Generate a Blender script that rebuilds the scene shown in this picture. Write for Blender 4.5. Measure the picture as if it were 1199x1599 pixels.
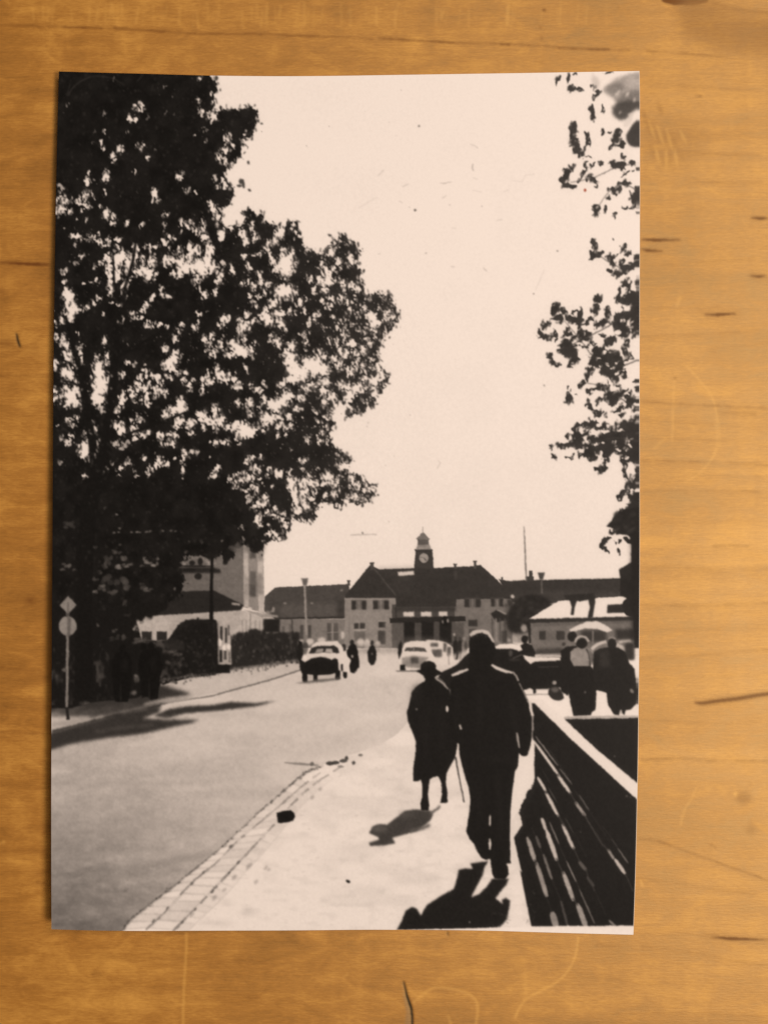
# An old black-and-white photographic print lying on a pale wooden tabletop, seen from straight above.
# 1 unit = 1 metre; the print is about 9 x 13.4 cm.
import bpy, math
import numpy as np

scene = bpy.context.scene
for o in list(bpy.data.objects):
    bpy.data.objects.remove(o)

# ---------------------------------------------------------------- camera, light, exposure
CAM_H = 0.24                                   # height of the lens above the table
MM = 1e-4                                      # one drawing unit is a tenth of a millimetre
CX, CY = 599.5, 799.5                          # drawing position under the lens
cam = bpy.data.cameras.new('camera')
cam.sensor_fit = 'VERTICAL'
cam.sensor_height = 36.0
cam.sensor_width = 27.0
cam.lens = 36.0 * CAM_H / (1599 * MM)
cam.clip_start, cam.clip_end = 0.01, 20.0
cam_ob = bpy.data.objects.new('camera', cam)
cam_ob.location = (0, 0, CAM_H)
scene.collection.objects.link(cam_ob)
scene.camera = cam_ob

world = bpy.data.worlds.new('World')
scene.world = world
world.use_nodes = True
world.node_tree.nodes['Background'].inputs[0].default_value = (1.0, 0.80, 0.58, 1)
world.node_tree.nodes['Background'].inputs[1].default_value = 0.13

def area_lamp(name, loc, target, size, power, colour):
    l = bpy.data.lights.new(name, 'AREA')
    l.shape = 'DISK'; l.size = size; l.energy = power; l.color = colour
    o = bpy.data.objects.new(name, l)
    o.location = loc
    d = np.array(target, float) - np.array(loc, float)
    d /= np.linalg.norm(d)
    o.rotation_euler = (math.acos(-d[2]), 0, math.atan2(d[1], d[0]) - math.pi / 2)
    scene.collection.objects.link(o)
    return o
area_lamp('table_lamp', (0.36, -0.14, 0.76), (0.02, 0, 0), 0.22, 4.85, (1.0, 0.825, 0.685))
area_lamp('ceiling_lamp', (0.34, 0.32, 0.95), (0.02, 0, 0), 0.36, 4.35, (1.0, 0.825, 0.685))

scene.view_settings.view_transform = 'Standard'
scene.view_settings.look = 'None'
scene.view_settings.exposure = 0.0
scene.view_settings.gamma = 1.0
scene.view_settings.use_curve_mapping = False
scene.render.engine = 'CYCLES'

# ---------------------------------------------------------------- the picture printed on the sheet
# The print is drawn here tone by tone (1 = bare paper white, 0 = full black) in tenths of a
# millimetre, with a map that says which printed thing each spot belongs to.
X0, Y0, PW, PH, SS = 70, 100, 940, 1370, 2
W2, H2 = PW * SS, PH * SS
tone = np.ones((H2, W2), np.float32)
part_map = np.zeros((H2, W2), np.int16)
PARTS = ['printed_sky']
PART_PARENT = {}
PART_LABEL = {}
rng = np.random.RandomState(7)

def part(name, parent=None, label=None):
    PARTS.append(name)
    i = len(PARTS) - 1
    if parent is not None:
        PART_PARENT[i] = parent
    if label:
        PART_LABEL[i] = label
    return i

def box_blur(a, r):
    if r < 1:
        return a
    p = np.pad(a, ((r + 1, r), (0, 0)), 'edge').cumsum(0, dtype=np.float64)
    a = (p[2 * r + 1:] - p[:-2 * r - 1]) / (2 * r + 1)
    p = np.pad(a, ((0, 0), (r + 1, r)), 'edge').cumsum(1)
    return ((p[:, 2 * r + 1:] - p[:, :-2 * r - 1]) / (2 * r + 1)).astype(np.float32)

def gauss(a, s):
    r = max(1, int(round(math.sqrt(4 * s * s + 1) / 2 - .5)))
    return box_blur(box_blur(box_blur(a, r), r), r)

def value_noise(h, w, cx, cy, seed):
    r = np.random.RandomState(seed)
    gh, gw = int(h / cy) + 3, int(w / cx) + 3
    g = r.rand(gh, gw).astype(np.float32)
    y = np.arange(h, dtype=np.float32) / cy
    x = np.arange(w, dtype=np.float32) / cx
    yi, xi = y.astype(int), x.astype(int)
    fy, fx = y - yi, x - xi
    fy = (fy * fy * (3 - 2 * fy))[:, None]
    fx = (fx * fx * (3 - 2 * fx))[None, :]
    a = g[yi][:, xi]; b = g[yi][:, xi + 1]; c = g[yi + 1][:, xi]; d = g[yi + 1][:, xi + 1]
    return (a * (1 - fx) + b * fx) * (1 - fy) + (c * (1 - fx) + d * fx) * fy

def smooth_pts(pts, n=5, closed=True):
    P = np.array(pts, np.float64)
    if closed:
        A, B, C, D = np.roll(P, 1, 0), P, np.roll(P, -1, 0), np.roll(P, -2, 0)
    else:
        Q = np.vstack([P[:1], P, P[-1:]])
        A, B, C, D = Q[:-3], Q[1:-2], Q[2:-1], Q[3:]
    out = []
    for t in np.arange(n) / n:
        out.append(.5 * (2 * B + (C - A) * t + (2 * A - 5 * B + 4 * C - D) * t * t + (3 * B - A - 3 * C + D) * t ** 3))
    R = np.stack(out, 1).reshape(-1, 2)
    return R if closed else np.vstack([R, P[-1:]])

def region(x0, y0, x1, y1, pad=0):
    a = max(0, int((x0 - pad - X0) * SS)); b = min(W2, int((x1 + pad - X0) * SS) + 2)
    c = max(0, int((y0 - pad - Y0) * SS)); d = min(H2, int((y1 + pad - Y0) * SS) + 2)
    return a, b, c, d

def poly_mask(pts, a, b, c, d):
    P = (np.array(pts, np.float64) - (X0, Y0)) * SS
    m = np.zeros((d - c, b - a), bool)
    xs = np.arange(a, b) + .5
    for (xa, ya), (xb, yb) in zip(P, np.roll(P, -1, 0)):
        if ya == yb:
            continue
        if ya > yb:
            xa, ya, xb, yb = xb, yb, xa, ya
        r0, r1 = max(c, int(math.ceil(ya - .5))), min(d, int(math.ceil(yb - .5)))
        if r1 <= r0:
            continue
        yy = np.arange(r0, r1) + .5
        xc = xa + (yy - ya) * (xb - xa) / (yb - ya)
        m[r0 - c:r1 - c] ^= xs[None, :] > xc[:, None]
    return m

def apply(m, a, b, c, d, v, pid, alpha):
    k = m * alpha
    t = tone[c:d, a:b]
    t += (v - t) * k
    if pid is not None:
        part_map[c:d, a:b][m > .5] = pid

def poly(pts, v, pid=None, alpha=1., soft=0., smooth=0):
    if smooth:
        pts = smooth_pts(pts, smooth)
    P = np.array(pts)
    if len(P) < 3:
        return
    a, b, c, d = region(P[:, 0].min(), P[:, 1].min(), P[:, 0].max(), P[:, 1].max(), 3 * soft + 1)
    if b <= a or d <= c:
        return
    m = poly_mask(P, a, b, c, d).astype(np.float32)
    if soft:
        m = gauss(m, soft * SS)
    apply(m, a, b, c, d, v, pid, alpha)

def box(x0, y0, x1, y1, v, pid=None, alpha=1., soft=0.):
    poly([(x0, y0), (x1, y0), (x1, y1), (x0, y1)], v, pid, alpha, soft)

def ell(cx, cy, rx, ry, v, pid=None, ang=0., alpha=1., soft=0.):
    t = np.linspace(0, 2 * math.pi, 20, endpoint=False)
    ca, sa = math.cos(math.radians(ang)), math.sin(math.radians(ang))
    x, y = rx * np.cos(t), ry * np.sin(t)
    poly(np.stack([cx + x * ca - y * sa, cy + x * sa + y * ca], 1), v, pid, alpha, soft)

def stroke(pts, w, v, pid=None, alpha=1., soft=0., smooth=0):
    P = np.array(pts, np.float64)
    if smooth:
        P = smooth_pts(P, smooth, False)
    w = np.interp(np.linspace(0, 1, len(P)), np.linspace(0, 1, len(np.atleast_1d(w))), np.atleast_1d(w))
    t = np.gradient(P, axis=0)
    t /= np.maximum(np.hypot(t[:, 0], t[:, 1]), 1e-6)[:, None]
    nrm = np.stack([-t[:, 1], t[:, 0]], 1) * (w / 2)[:, None]
    poly(np.vstack([P + nrm, (P - nrm)[::-1]]), v, pid, alpha, soft)

def blob_field(blobs, a, b, c, d, far=-1.2):
    F = np.full((d - c, b - a), far, np.float32)
    S = np.ones_like(F)
    for bl in blobs:
        cx, cy, rx, ry = bl[:4]
        ang = math.radians(bl[4]) if len(bl) > 4 else 0.
        st = bl[5] if len(bl) > 5 else 1.
        R = max(rx, ry) * 2.2 + 2
        p, q, r, s = region(cx - R, cy - R, cx + R, cy + R)
        p, q, r, s = max(p, a), min(q, b), max(r, c), min(s, d)
        if q <= p or s <= r:
            continue
        X = (np.arange(p, q) + .5) / SS + X0 - cx
        Y = (np.arange(r, s) + .5) / SS + Y0 - cy
        ca, sa = math.cos(ang), math.sin(ang)
        u = (X[None] * ca + Y[:, None] * sa) / rx
        w = (-X[None] * sa + Y[:, None] * ca) / ry
        f = (1 - np.sqrt(u * u + w * w)).astype(np.float32)
        f *= np.float32(min(1., math.sqrt(rx * ry) / 4.5) ** .3)
        sl = (slice(r - c, s - c), slice(p - a, q - a))
        better = f > F[sl]
        F[sl] = np.where(better, f, F[sl])
        S[sl] = np.where(better, st, S[sl])
    return F, S

def leaf_noise(a, b, c, d, seed, shear=.35, size=5.):
    h, w = d - c, b - a
    n = value_noise(h, w + h, size * .72 * SS, size * 1.35 * SS, seed) * .6 + \
        value_noise(h, w + h, size * .4 * SS, size * .7 * SS, seed + 1) * .4
    sh = ((np.arange(h) / h) * h * shear).astype(int)          # leaves hang aslant
    idx = (np.arange(w)[None] + (h * shear - sh[:, None]).astype(int)).clip(0, w + h - 1)
    n = np.take_along_axis(n, idx, 1)
    return (n - .5) * 2

def warp(field, amp_scale, seed):
    h, w = field.shape
    dx = np.zeros((h, w), np.float32); dy = np.zeros((h, w), np.float32)
    for i, (amp, sc) in enumerate(amp_scale):
        dx += (value_noise(h, w, sc * SS * .8, sc * SS * 1.2, seed + 2 * i) - .5) * 2 * amp * SS
        dy += (value_noise(h, w, sc * SS * .8, sc * SS * 1.2, seed + 2 * i + 1) - .5) * 2 * amp * SS
    yi = (np.arange(h)[:, None] + dy).round().astype(int).clip(0, h - 1)
    xi = (np.arange(w)[None] + dx).round().astype(int).clip(0, w - 1)
    return field[yi, xi]

# ---- sky: bare paper, a hair darker towards the roofs
yy = (np.arange(H2) / SS + Y0)[:, None]
xx = (np.arange(W2) / SS + X0)[None, :]
tone -= .025 * np.clip((yy - 400) / 500, 0, 1) + .012 * (value_noise(H2, W2, 90, 90, 3) - .5)

# ---- road, pavement and ground
P_ROAD = part('printed_road', label='pale grey road running towards the station')
P_PAVE = part('printed_pavement', label='bright sunlit pavement under the walking couple')
P_VERGE = part('printed_footpath', label='footpath dappled with shade on the far side of the road')
road = [(70, 1170), (82, 1142), (160, 1122), (250, 1101), (330, 1088), (400, 1070), (470, 1048), (540, 1015), (720, 1010), (1000, 1060), (1000, 1480), (70, 1480)]
poly(road, .86, P_ROAD)
m = np.clip((yy - 1080) / 380, 0, 1) * np.clip((620 - xx) / 500, 0, 1)
rr = region(70, 1000, 1005, 1470)
sl = (slice(rr[2], rr[3]), slice(rr[0], rr[1]))
on = part_map[sl] == P_ROAD
shade = .40 * m[sl] ** 1.05 + .07 * (value_noise(on.shape[0], on.shape[1], 150, 34, 11) - .5) \
    + .07 * (value_noise(on.shape[0], on.shape[1], 46, 17, 12) - .5) * (.3 + m[sl]) \
    + .05 * (value_noise(on.shape[0], on.shape[1], 17, 8, 16) - .5) * m[sl]
tone[sl] -= np.where(on, shade, 0)
stroke([(82, 1215), (200, 1222), (330, 1218), (420, 1213)], 5, .70, alpha=.35, soft=3)
stroke([(200, 1372), (230, 1352), (290, 1342), (330, 1330)], 9, .52, alpha=.28, soft=4)
stroke([(185, 1384), (205, 1378), (214, 1380)], 5, .78, alpha=.5, soft=2)
stroke([(240, 1341), (262, 1336), (300, 1325)], 5, .78, alpha=.35, soft=2.5)
stroke([(82, 1330), (130, 1310), (200, 1300)], 8, .56, alpha=.25, soft=5)
stroke([(120, 1230), (180, 1222), (250, 1225), (335, 1222)], 4, .6, alpha=.35, soft=2.5)
stroke([(440, 1114), (540, 1104), (640, 1100)], 5, .72, alpha=.2, soft=4)
ell(196, 1391, 3, 2, .42, alpha=.6, soft=1)

verge = [(70, 1145), (82, 1142), (160, 1122), (250, 1101), (330, 1088), (400, 1070), (470, 1048), (475, 1020), (360, 1042), (240, 1075), (70, 1105)]
poly(verge, .80, P_VERGE)
stroke([(250, 1100), (292, 1092), (330, 1087), (362, 1078), (400, 1068), (440, 1056), (472, 1045)], 2.6, .38, soft=.5, alpha=.8)
stroke([(82, 1142), (160, 1122), (252, 1101)], 4, .2, soft=1, alpha=.9)
stroke([(262, 1098), (300, 1090), (340, 1083)], 2, .95, alpha=.5, soft=.8)

pave = [(640, 1120), (632, 1133), (615, 1150), (592, 1163), (560, 1175), (520, 1188), (492, 1199), (478, 1207), (458, 1224), (440, 1240), (415, 1260), (380, 1292), (345, 1325), (300, 1362), (250, 1402), (220, 1425), (190, 1458), (190, 1480), (1000, 1480), (1000, 1060), (700, 1060)]
poly(pave, .955, P_PAVE)
on = part_map[sl] == P_PAVE
tone[sl] -= np.where(on, .10 * np.clip(value_noise(on.shape[0], on.shape[1], 80, 34, 13) - .45, 0, 1) + .09 * np.clip(value_noise(on.shape[0], on.shape[1], 30, 14, 14) - .55, 0, 1), 0)

for i in range(420):
    x_, y_ = rng.uniform(330, 830), rng.uniform(1180, 1450)
    ell(x_, y_, rng.uniform(.5, 3.2), rng.uniform(.4, 1.1), rng.uniform(.78, .9), alpha=.45, soft=.6)
for i in range(380):
    y_ = rng.uniform(1080, 1450); x_ = rng.uniform(84, 620 - (y_ - 1080) * .9)
    ell(x_, y_, rng.uniform(.6, 5), rng.uniform(.4, 1.3), rng.uniform(.5, .95), alpha=.16, soft=.6)
# ---- kerb: three rows of setts with open joints
P_KERB = part('printed_kerb_stones', label='rows of pale kerb setts with dark joints')
kerb_edge = [(190, 1455), (203, 1438), (225, 1420), (262, 1392), (300, 1362), (345, 1325), (380, 1292), (415, 1260), (440, 1239), (458, 1223), (478, 1206), (505, 1196)]
k2 = [(228, 1452), (262, 1420), (300, 1378), (338, 1347), (372, 1312), (400, 1290)]
k3 = [(270, 1455), (292, 1432), (330, 1393), (365, 1355), (400, 1318), (428, 1288), (450, 1262), (484, 1230), (520, 1205), (545, 1190)]
poly(kerb_edge + k3[::-1], .96, P_KERB)
stroke(kerb_edge, [2, 3.5, 5, 4.5, 3.5, 2.5, 2, 2, 2, 3, 3.5, 2], .42, alpha=.6, soft=1.4)
for i in range(190):
    p_ = smooth_pts(kerb_edge, 20, False)[rng.randint(0, 215)]
    ell(p_[0] + rng.normal(0, 1.3), p_[1] + rng.normal(0, 1.1), rng.uniform(.8, 2.6), rng.uniform(.6, 1.6), rng.uniform(.2, .42), ang=-38, alpha=.6, soft=.7)
for p0, p1, w_, v_ in [((228, 1424), (250, 1405), 6, .2), ((255, 1401), (282, 1378), 6, .18), ((292, 1369), (312, 1350), 4, .25), ((398, 1272), (412, 1262), 3, .3), ((452, 1228), (470, 1212), 5.5, .22)]:
    stroke([p0, p1], [w_ * .4, w_, w_ * .3], v_, alpha=.8, soft=1.1)
def along(line, n):
    L = smooth_pts(line, 8, False)
    d = np.r_[0, np.cumsum(np.hypot(*np.diff(L, axis=0).T))]
    t = np.linspace(0, d[-1], n)
    return np.stack([np.interp(t, d, L[:, 0]), np.interp(t, d, L[:, 1])], 1)
rows = [along(kerb_edge, 200), along([(228, 1452), (262, 1420), (300, 1378), (338, 1347), (372, 1312), (410, 1281), (446, 1250), (480, 1221), (512, 1199)], 200), along(k3, 200), along([(292, 1458), (318, 1432), (352, 1400), (386, 1360), (418, 1326), (444, 1294), (466, 1266), (496, 1236), (528, 1210), (552, 1193)], 200)]
for r_ in range(3):
    A_, B_ = rows[r_], rows[r_ + 1]
    t_ = 2.
    while t_ < 176:
        w_ = (9.5 if r_ < 2 else 8.) * (1 - .35 * t_ / 200) * rng.uniform(.8, 1.25)
        i0, i1 = int(t_), int(min(t_ + w_, 196))
        jit = rng.uniform(-.5, .5, (4, 2))
        q_ = np.array([A_[i0], A_[i1], B_[i1], B_[i0]])
        c0 = q_.mean(0)
        fade = (1., 1., .45)[r_] * (1 - .5 * t_ / 200)
        poly(q_, .50, P_KERB, .42 * fade, .9)
        poly(c0 + (q_ - c0) * (.86 if r_ < 2 else .80) + jit * 1.6, .95 - .09 * rng.rand(), P_KERB, 1, 1.3)
        t_ += w_
for r_, al in ((1, .8), (2, .8)):
    L = rows[r_]
    for i in range(0, 190, 4):
        if rng.rand() < .74:
            stroke([L[i], L[i + 4]], 1.4 + 2.8 * rng.rand(), .34 + .26 * rng.rand(), P_KERB, alpha=al * .8 * (1 - .35 * i / 190), soft=.9)
for x_, y_ in [(240, 1438), (262, 1418), (300, 1380), (318, 1362), (360, 1322), (285, 1440), (305, 1420), (332, 1392), (358, 1363), (372, 1347)]:
    ell(x_, y_, 1.8, 3.4, .34, ang=40, alpha=.7, soft=.9)
for x_, y_, r_ in [(350, 1390, 4), (335, 1402, 5), (388, 1353, 5), (400, 1377, 4), (415, 1355, 4), (366, 1370, 5), (392, 1350, 3), (300, 1428, 5), (500, 1232, 4), (488, 1245, 4), (420, 1358, 3)]:
    ell(x_, y_, r_ * .6, r_, .55, ang=38, alpha=.5, soft=1.3)
P_GUTTER = part('printed_gutter_debris', label='dark scraps where the kerb meets the road')
stroke([(444, 1191), (470, 1193), (498, 1195)], [2, 4, 2], .45, alpha=.7, soft=.9)
for x_, y_, rx_, ry_, v_ in [(515, 1192, 6, 3, .2), (524, 1191, 6, 3, .2), (536, 1188, 6, 3, .25), (541, 1184, 3, 3, .2), (552, 1191, 3, 3, .25), (563, 1179, 3.5, 2, .4), (532, 1197, 5, 2, .55), (487, 1193, 3, 3, .4)]:
    ell(x_, y_, rx_, ry_, v_, P_GUTTER, alpha=.9, soft=.7)

# shade lying across the far footpath and the road
P_SHADE = part('printed_tree_shade', label='streaks of tree shade across the road')
poly([(70, 1174), (110, 1162), (170, 1152), (225, 1146), (265, 1136), (300, 1129), (312, 1124), (262, 1123), (222, 1122), (250, 1112), (250, 1102), (200, 1110), (160, 1122), (82, 1143), (70, 1148)], .17, P_SHADE, .93, 2.2)
poly([(240, 1118), (262, 1108), (290, 1103), (330, 1101), (360, 1096), (400, 1098), (432, 1094), (405, 1102), (340, 1110), (290, 1114), (260, 1122)], .18, P_SHADE, .95, 1.8)
poly([(70, 1070), (250, 1068), (300, 1084), (280, 1090), (230, 1100), (180, 1106), (120, 1110), (70, 1106)], .15, P_SHADE, .9, 2.5)
stroke([(150, 1143), (190, 1136), (240, 1132)], 3, .42, alpha=.55, soft=2)
stroke([(175, 1160), (240, 1150)], 4, .6, alpha=.4, soft=2.5)
stroke([(250, 1122), (320, 1118), (400, 1112)], 5, .7, alpha=.4, soft=3)
poly([(70, 1114), (100, 1118), (128, 1119), (150, 1122), (180, 1117), (215, 1108), (250, 1100), (262, 1090), (200, 1082), (70, 1082)], .23, P_SHADE, .92, 3.)
for x_, y_, v_ in [(112, 1110, .42), (140, 1112, .38), (95, 1108, .4), (170, 1106, .34), (200, 1100, .3), (125, 1104, .36), (88, 1116, .5)]:
    ell(x_, y_, 10, 3, v_, ang=-8, alpha=.6, soft=2)
stroke([(82, 1133), (110, 1128), (140, 1121)], 8, .66, soft=2.5)
stroke([(150, 1122), (162, 1118)], 4, .62, soft=1.5)
stroke([(225, 1100), (262, 1092), (300, 1087)], [3, 6, 3], .75, soft=1.5, alpha=.8)
stroke([(190, 1113), (230, 1106)], 4, .5, soft=2, alpha=.6)
stroke([(95, 1112), (130, 1114), (160, 1110)], 6, .3, soft=3, alpha=.6)
stroke([(82, 1116), (92, 1114)], 5, .5, soft=2, alpha=.7)

# ---- the row of buildings at the end of the road
P_STATION = part('printed_station', label='station building with tiled roofs and a clock tower')
P_WINGR = part('printed_roof', P_STATION)
poly([(413, 932), (430, 917), (545, 912), (548, 963), (535, 966), (430, 967), (413, 955)], .29, P_WINGR)
poly([(440, 945), (538, 940), (538, 965), (436, 966)], .36, P_WINGR, .7, 3)
stroke([(436, 966), (540, 964)], 2.5, .18, P_WINGR, soft=.6)
box(526, 938, 538, 965, .2, alpha=.6, soft=2)
box(435, 967, 540, 1012, .50, P_STATION)
for x0_, x1_, y0_, y1_, v_ in [(469, 474, 976, 998, .30), (481, 486, 976, 998, .30), (511, 517, 973, 1000, .34), (521, 528, 973, 1000, .36), (440, 445, 978, 990, .38), (545, 548, 978, 984, .3)]:
    w_ = part('printed_window', P_STATION)
    box(x0_, y0_, x1_, y1_, v_, w_, soft=.6)
stroke([(519.5, 973), (519.5, 1000)], 1.2, .6); stroke([(511, 988), (528, 987)], 1, .6)
stroke([(456, 967), (457, 1000)], 2.4, .28, soft=.4)
for x_, y_ in [(445, 942), (487, 942), (425, 955), (533, 922)]:
    ell(x_, y_, 2.5, 1.5, .6, alpha=.8, soft=.6)
# middle block
P_ROOF = part('printed_roof', P_STATION, 'dark tiled roof under the clock tower')
box(538, 932, 620, 1012, .56, P_STATION)
box(612, 944, 720, 1012, .30, P_STATION)
box(710, 932, 800, 1012, .47, P_STATION)
poly([(538, 934), (540, 928), (573, 888), (579, 881), (584, 885), (592, 889), (648, 887), (678, 887), (738, 884), (750, 882), (775, 905), (802, 931), (797, 935), (712, 936), (712, 947), (618, 948), (618, 935)], .215, P_ROOF)
poly([(588, 890), (646, 888), (646, 930), (622, 930)], .25, P_ROOF, .5, 4)
stroke([(583, 886), (598, 905), (618, 930)], 1.5, .38, P_ROOF, alpha=.7, soft=.4)
for c0 in [(577, 878.5, 584.5, 890), (541.5, 906, 547.5, 914), (707.5, 880, 713.5, 888), (738.5, 875.5, 744.5, 888)]:
    p_ = part('printed_chimney', P_STATION)
    box(c0[0] + .8, c0[1], c0[2] - .8, c0[3], .30, p_); box(c0[0] + .2, c0[1], c0[2] - .2, c0[1] + 2.2, .26, p_)
stroke([(711, 890), (711, 905)], 4, .30, alpha=.6, soft=1)
P_SKYL = part('printed_skylight', P_STATION, 'bright skylight strip in the dark roof')
poly([(621, 893.5), (646, 891.5), (646.5, 897.5), (622, 899.5)], .88, P_SKYL, soft=.4)
# clock tower
P_TOWER = part('printed_clock_tower', P_STATION, 'clock tower with a small domed lantern')
poly([(649, 859), (675, 859), (677, 888), (646, 888)], .24, P_TOWER)
poly([(647, 857.5), (675.5, 857.5), (675, 861), (648, 861)], .2, P_TOWER)
poly([(649, 858), (652, 850), (670, 850), (673.5, 858)], .55, P_TOWER, soft=.4)
stroke([(652, 856), (671, 855)], 2, .7, alpha=.5, soft=.8)
poly([(652, 851), (652, 841), (669, 841), (669.5, 851)], .36, P_TOWER)
poly([(651, 842), (653, 838), (660, 831), (667, 838), (670, 842)], .46, P_TOWER, smooth=3)
stroke([(660, 822), (660, 832)], 1, .6, P_TOWER)
P_CLOCK = part('printed_clock', P_STATION, 'pale round clock face')
ell(661.5, 871.5, 7.4, 7.6, .6, P_CLOCK)
stroke([(661.5, 871.5), (665, 875)], 1.6, .25); stroke([(661.5, 871.5), (656, 870)], 1.2, .35)
ell(661.5, 871.5, 5, 5, .72, alpha=.35, soft=1.2)
# windows of the middle block
def shutter_window(x0, y0, x1, y1, parent, v=.42):
    w = part('printed_window', parent)
    box(x0, y0, x1, y1, v, w, soft=.4)
    k = (x1 - x0) * .3
    box(x0, y0, x0 + k, y1, .2, w, soft=.3); box(x1 - k, y0, x1, y1, .2, w, soft=.3)
    stroke([((x0 + x1) / 2, y0), ((x0 + x1) / 2, y1)], 1.1, .55)
    box(x0 - .5, y0 - 1.5, x1 + .5, y0, .3, soft=.4, alpha=.6)
shutter_window(549, 938, 572, 952, P_STATION); shutter_window(582.5, 938, 607, 951.5, P_STATION)
shutter_window(725, 935, 750, 948, P_STATION, .38); shutter_window(766, 934.5, 785.5, 947, P_STATION, .4)
for x0_, y0_, x1_, y1_, v_ in [(553, 973, 560, 982, .22), (562, 973, 570, 982, .24), (591, 971, 602, 980, .2), (553, 986, 570, 1001, .42), (590, 985, 602, 1006, .27), (731, 968, 745, 978, .22), (732, 982, 744, 998, .3)]:
    w_ = part('printed_window', P_STATION)
    box(x0_, y0_, x1_, y1_, v_, w_, soft=.5)
stroke([(551, 984), (573, 983)], 1.5, .7, soft=.5); stroke([(590, 970), (603, 970)], 1, .65)
stroke([(538, 935), (618, 935)], 2, .62, soft=.5); stroke([(545.5, 960), (545.5, 1000)], 1.4, .42, alpha=.6)
box(600, 968, 618, 1004, .5, alpha=.5, soft=2)
box(618, 948, 712, 955, .22, P_STATION, .8, 1.5)
for x0_, x1_, y0_ in [(630, 646.5, 955.5), (657, 673.5, 955.5), (685, 698.5, 955)]:
    w_ = part('printed_window', P_STATION, 'bright window strip above the entrance canopy')
    box(x0_, y0_, x1_, y0_ + 7, .86, w_, soft=.4)
P_CANOPY = part('printed_canopy', P_STATION, 'dark canopy over the station entrance')
poly([(608, 965), (726, 962), (727, 970), (609, 973)], .165, P_CANOPY)
for x0_, x1_ in [(630, 647.5), (658, 677), (686, 705)]:
    w_ = part('printed_door', P_STATION)
    box(x0_, 971, x1_, 1004, .13, w_, soft=.5)
box(612, 973, 630, 1004, .36, P_STATION, soft=1); box(706, 972, 724, 1004, .34, P_STATION, soft=1)
ell(694, 970, 6, 8, .1, soft=.6); ell(691, 971, 1.3, 3, .6, soft=.4); ell(699, 969, 1.5, 3, .65, soft=.4)
stroke([(618, 948), (618, 965)], 2, .2, soft=.4)
# right wing and its trees
P_WINGB = part('printed_roof', P_STATION, 'long dark roof of the right-hand wing')
poly([(778, 904), (800, 908), (860, 906), (990, 903), (1000, 903), (1000, 945), (800, 940)], .215, P_WINGB)
stroke([(800, 907.5), (990, 903.5)], 2, .14, soft=.5)
poly([(800, 928), (870, 922), (960, 925), (998, 928), (998, 940), (800, 945)], .29, P_WINGB, .5, 3)
P_CHB = part('printed_chimney', P_STATION)
box(825.5, 891, 831, 908, .24, P_CHB); box(822, 900, 833, 908, .24, P_CHB); box(782, 901, 785, 907, .28, P_CHB)
P_MAST = part('printed_mast', label='thin mast rising above the right-hand roofs')
stroke([(818, 822), (819.5, 860), (821.5, 908)], [1, 1.8, 2.2], .36, P_MAST, soft=.3)
box(786, 945, 850, 1004, .36, P_STATION, .6, 2)
P_BUSHB = part('printed_bush', label='round dark tree in front of the right-hand wing')
poly([(790, 968), (796, 948), (808, 935), (824, 929), (844, 930), (858, 937), (862, 948), (848, 956), (834, 966), (828, 984), (812, 990), (796, 986)], .15, P_BUSHB, soft=2.2, smooth=4)
for i in range(60):
    a__ = rng.uniform(0, 6.28); r__ = rng.uniform(.3, 1.05)
    ell(824 + 34 * r__ * math.cos(a__) - 3, 955 + 24 * r__ * math.sin(a__), rng.uniform(2, 5), rng.uniform(2, 4), rng.uniform(.12, .24), None, alpha=.6, soft=1.)
ell(800, 931.5, 3, 3, .8, soft=.6)
poly([(765, 958), (777, 951), (792, 960), (792, 968), (775, 972)], .17, P_STATION, soft=.6)
stroke([(776, 952), (790, 959)], 2.5, .62, soft=.6)
for x_ in (768, 774, 788, 780):
    stroke([(x_, 965), (x_ + 1, 1003)], 2.4, .3 if x_ != 774 else .6, soft=.5, alpha=.8)
box(783, 985, 791, 1004, .2, alpha=.7, soft=1)
ell(818, 981, 5, 6, .62, soft=1); ell(804, 998, 5, 4, .65, soft=1.2); ell(794, 1000, 3, 3, .6, soft=1)

# lamps
P_LAMP = part('printed_lamp_post', label='pale lamp post with a funnel head before the left wing')
poly([(470.5, 903), (481.5, 903), (479, 914.5), (473.5, 914.5)], .40, P_LAMP, soft=.3)
stroke([(475.6, 914), (477, 945), (478.5, 992)], 3.2, .62, P_LAMP, soft=.3)
P_LAMPB = part('printed_lamp_post', label='dark lamp post with a funnel head above the kiosk roof')
poly([(839, 894), (850.5, 894), (848, 905), (842.5, 905)], .27, P_LAMPB, soft=.3)
stroke([(845, 904), (846, 927)], 2.4, .40, P_LAMPB, soft=.4)
P_AIR = part('printed_aeroplane', label='thin aircraft shape low in the sky')
stroke([(547, 835.5), (588, 834.5)], 1.5, .72, P_AIR, soft=.4); ell(566, 832.5, 1.6, 2, .42, P_AIR, soft=.4)

# ---- kiosk on the right
P_KIOSK = part('printed_kiosk', label='low kiosk with a sunlit roof and two windows')
poly([(827, 972), (990, 966), (990, 1012), (900, 1018), (830, 1022)], .46, P_KIOSK)
P_KROOF = part('printed_roof', P_KIOSK, 'white sunlit kiosk roof crossed by trunk shadows')
poly([(825, 966.5), (872, 938.5), (900, 936), (975, 931), (990, 950), (990, 964)], .965, P_KROOF)
for pts_ in [[(889, 936), (901, 936), (897, 948), (895.5, 960), (890.5, 960), (892, 948)], [(917, 930), (929, 930), (928, 946), (925, 964), (917, 965), (920, 948)], [(948, 944.5), (986, 942), (986, 957), (947, 957)], [(880, 929), (928, 926), (928, 936), (905, 939), (884, 937)]]:
    poly(pts_, .17, P_KROOF, soft=.8)
poly([(826, 966.5), (990, 962.5), (990, 969), (827, 973)], .17, P_KROOF, soft=.5)
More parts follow.
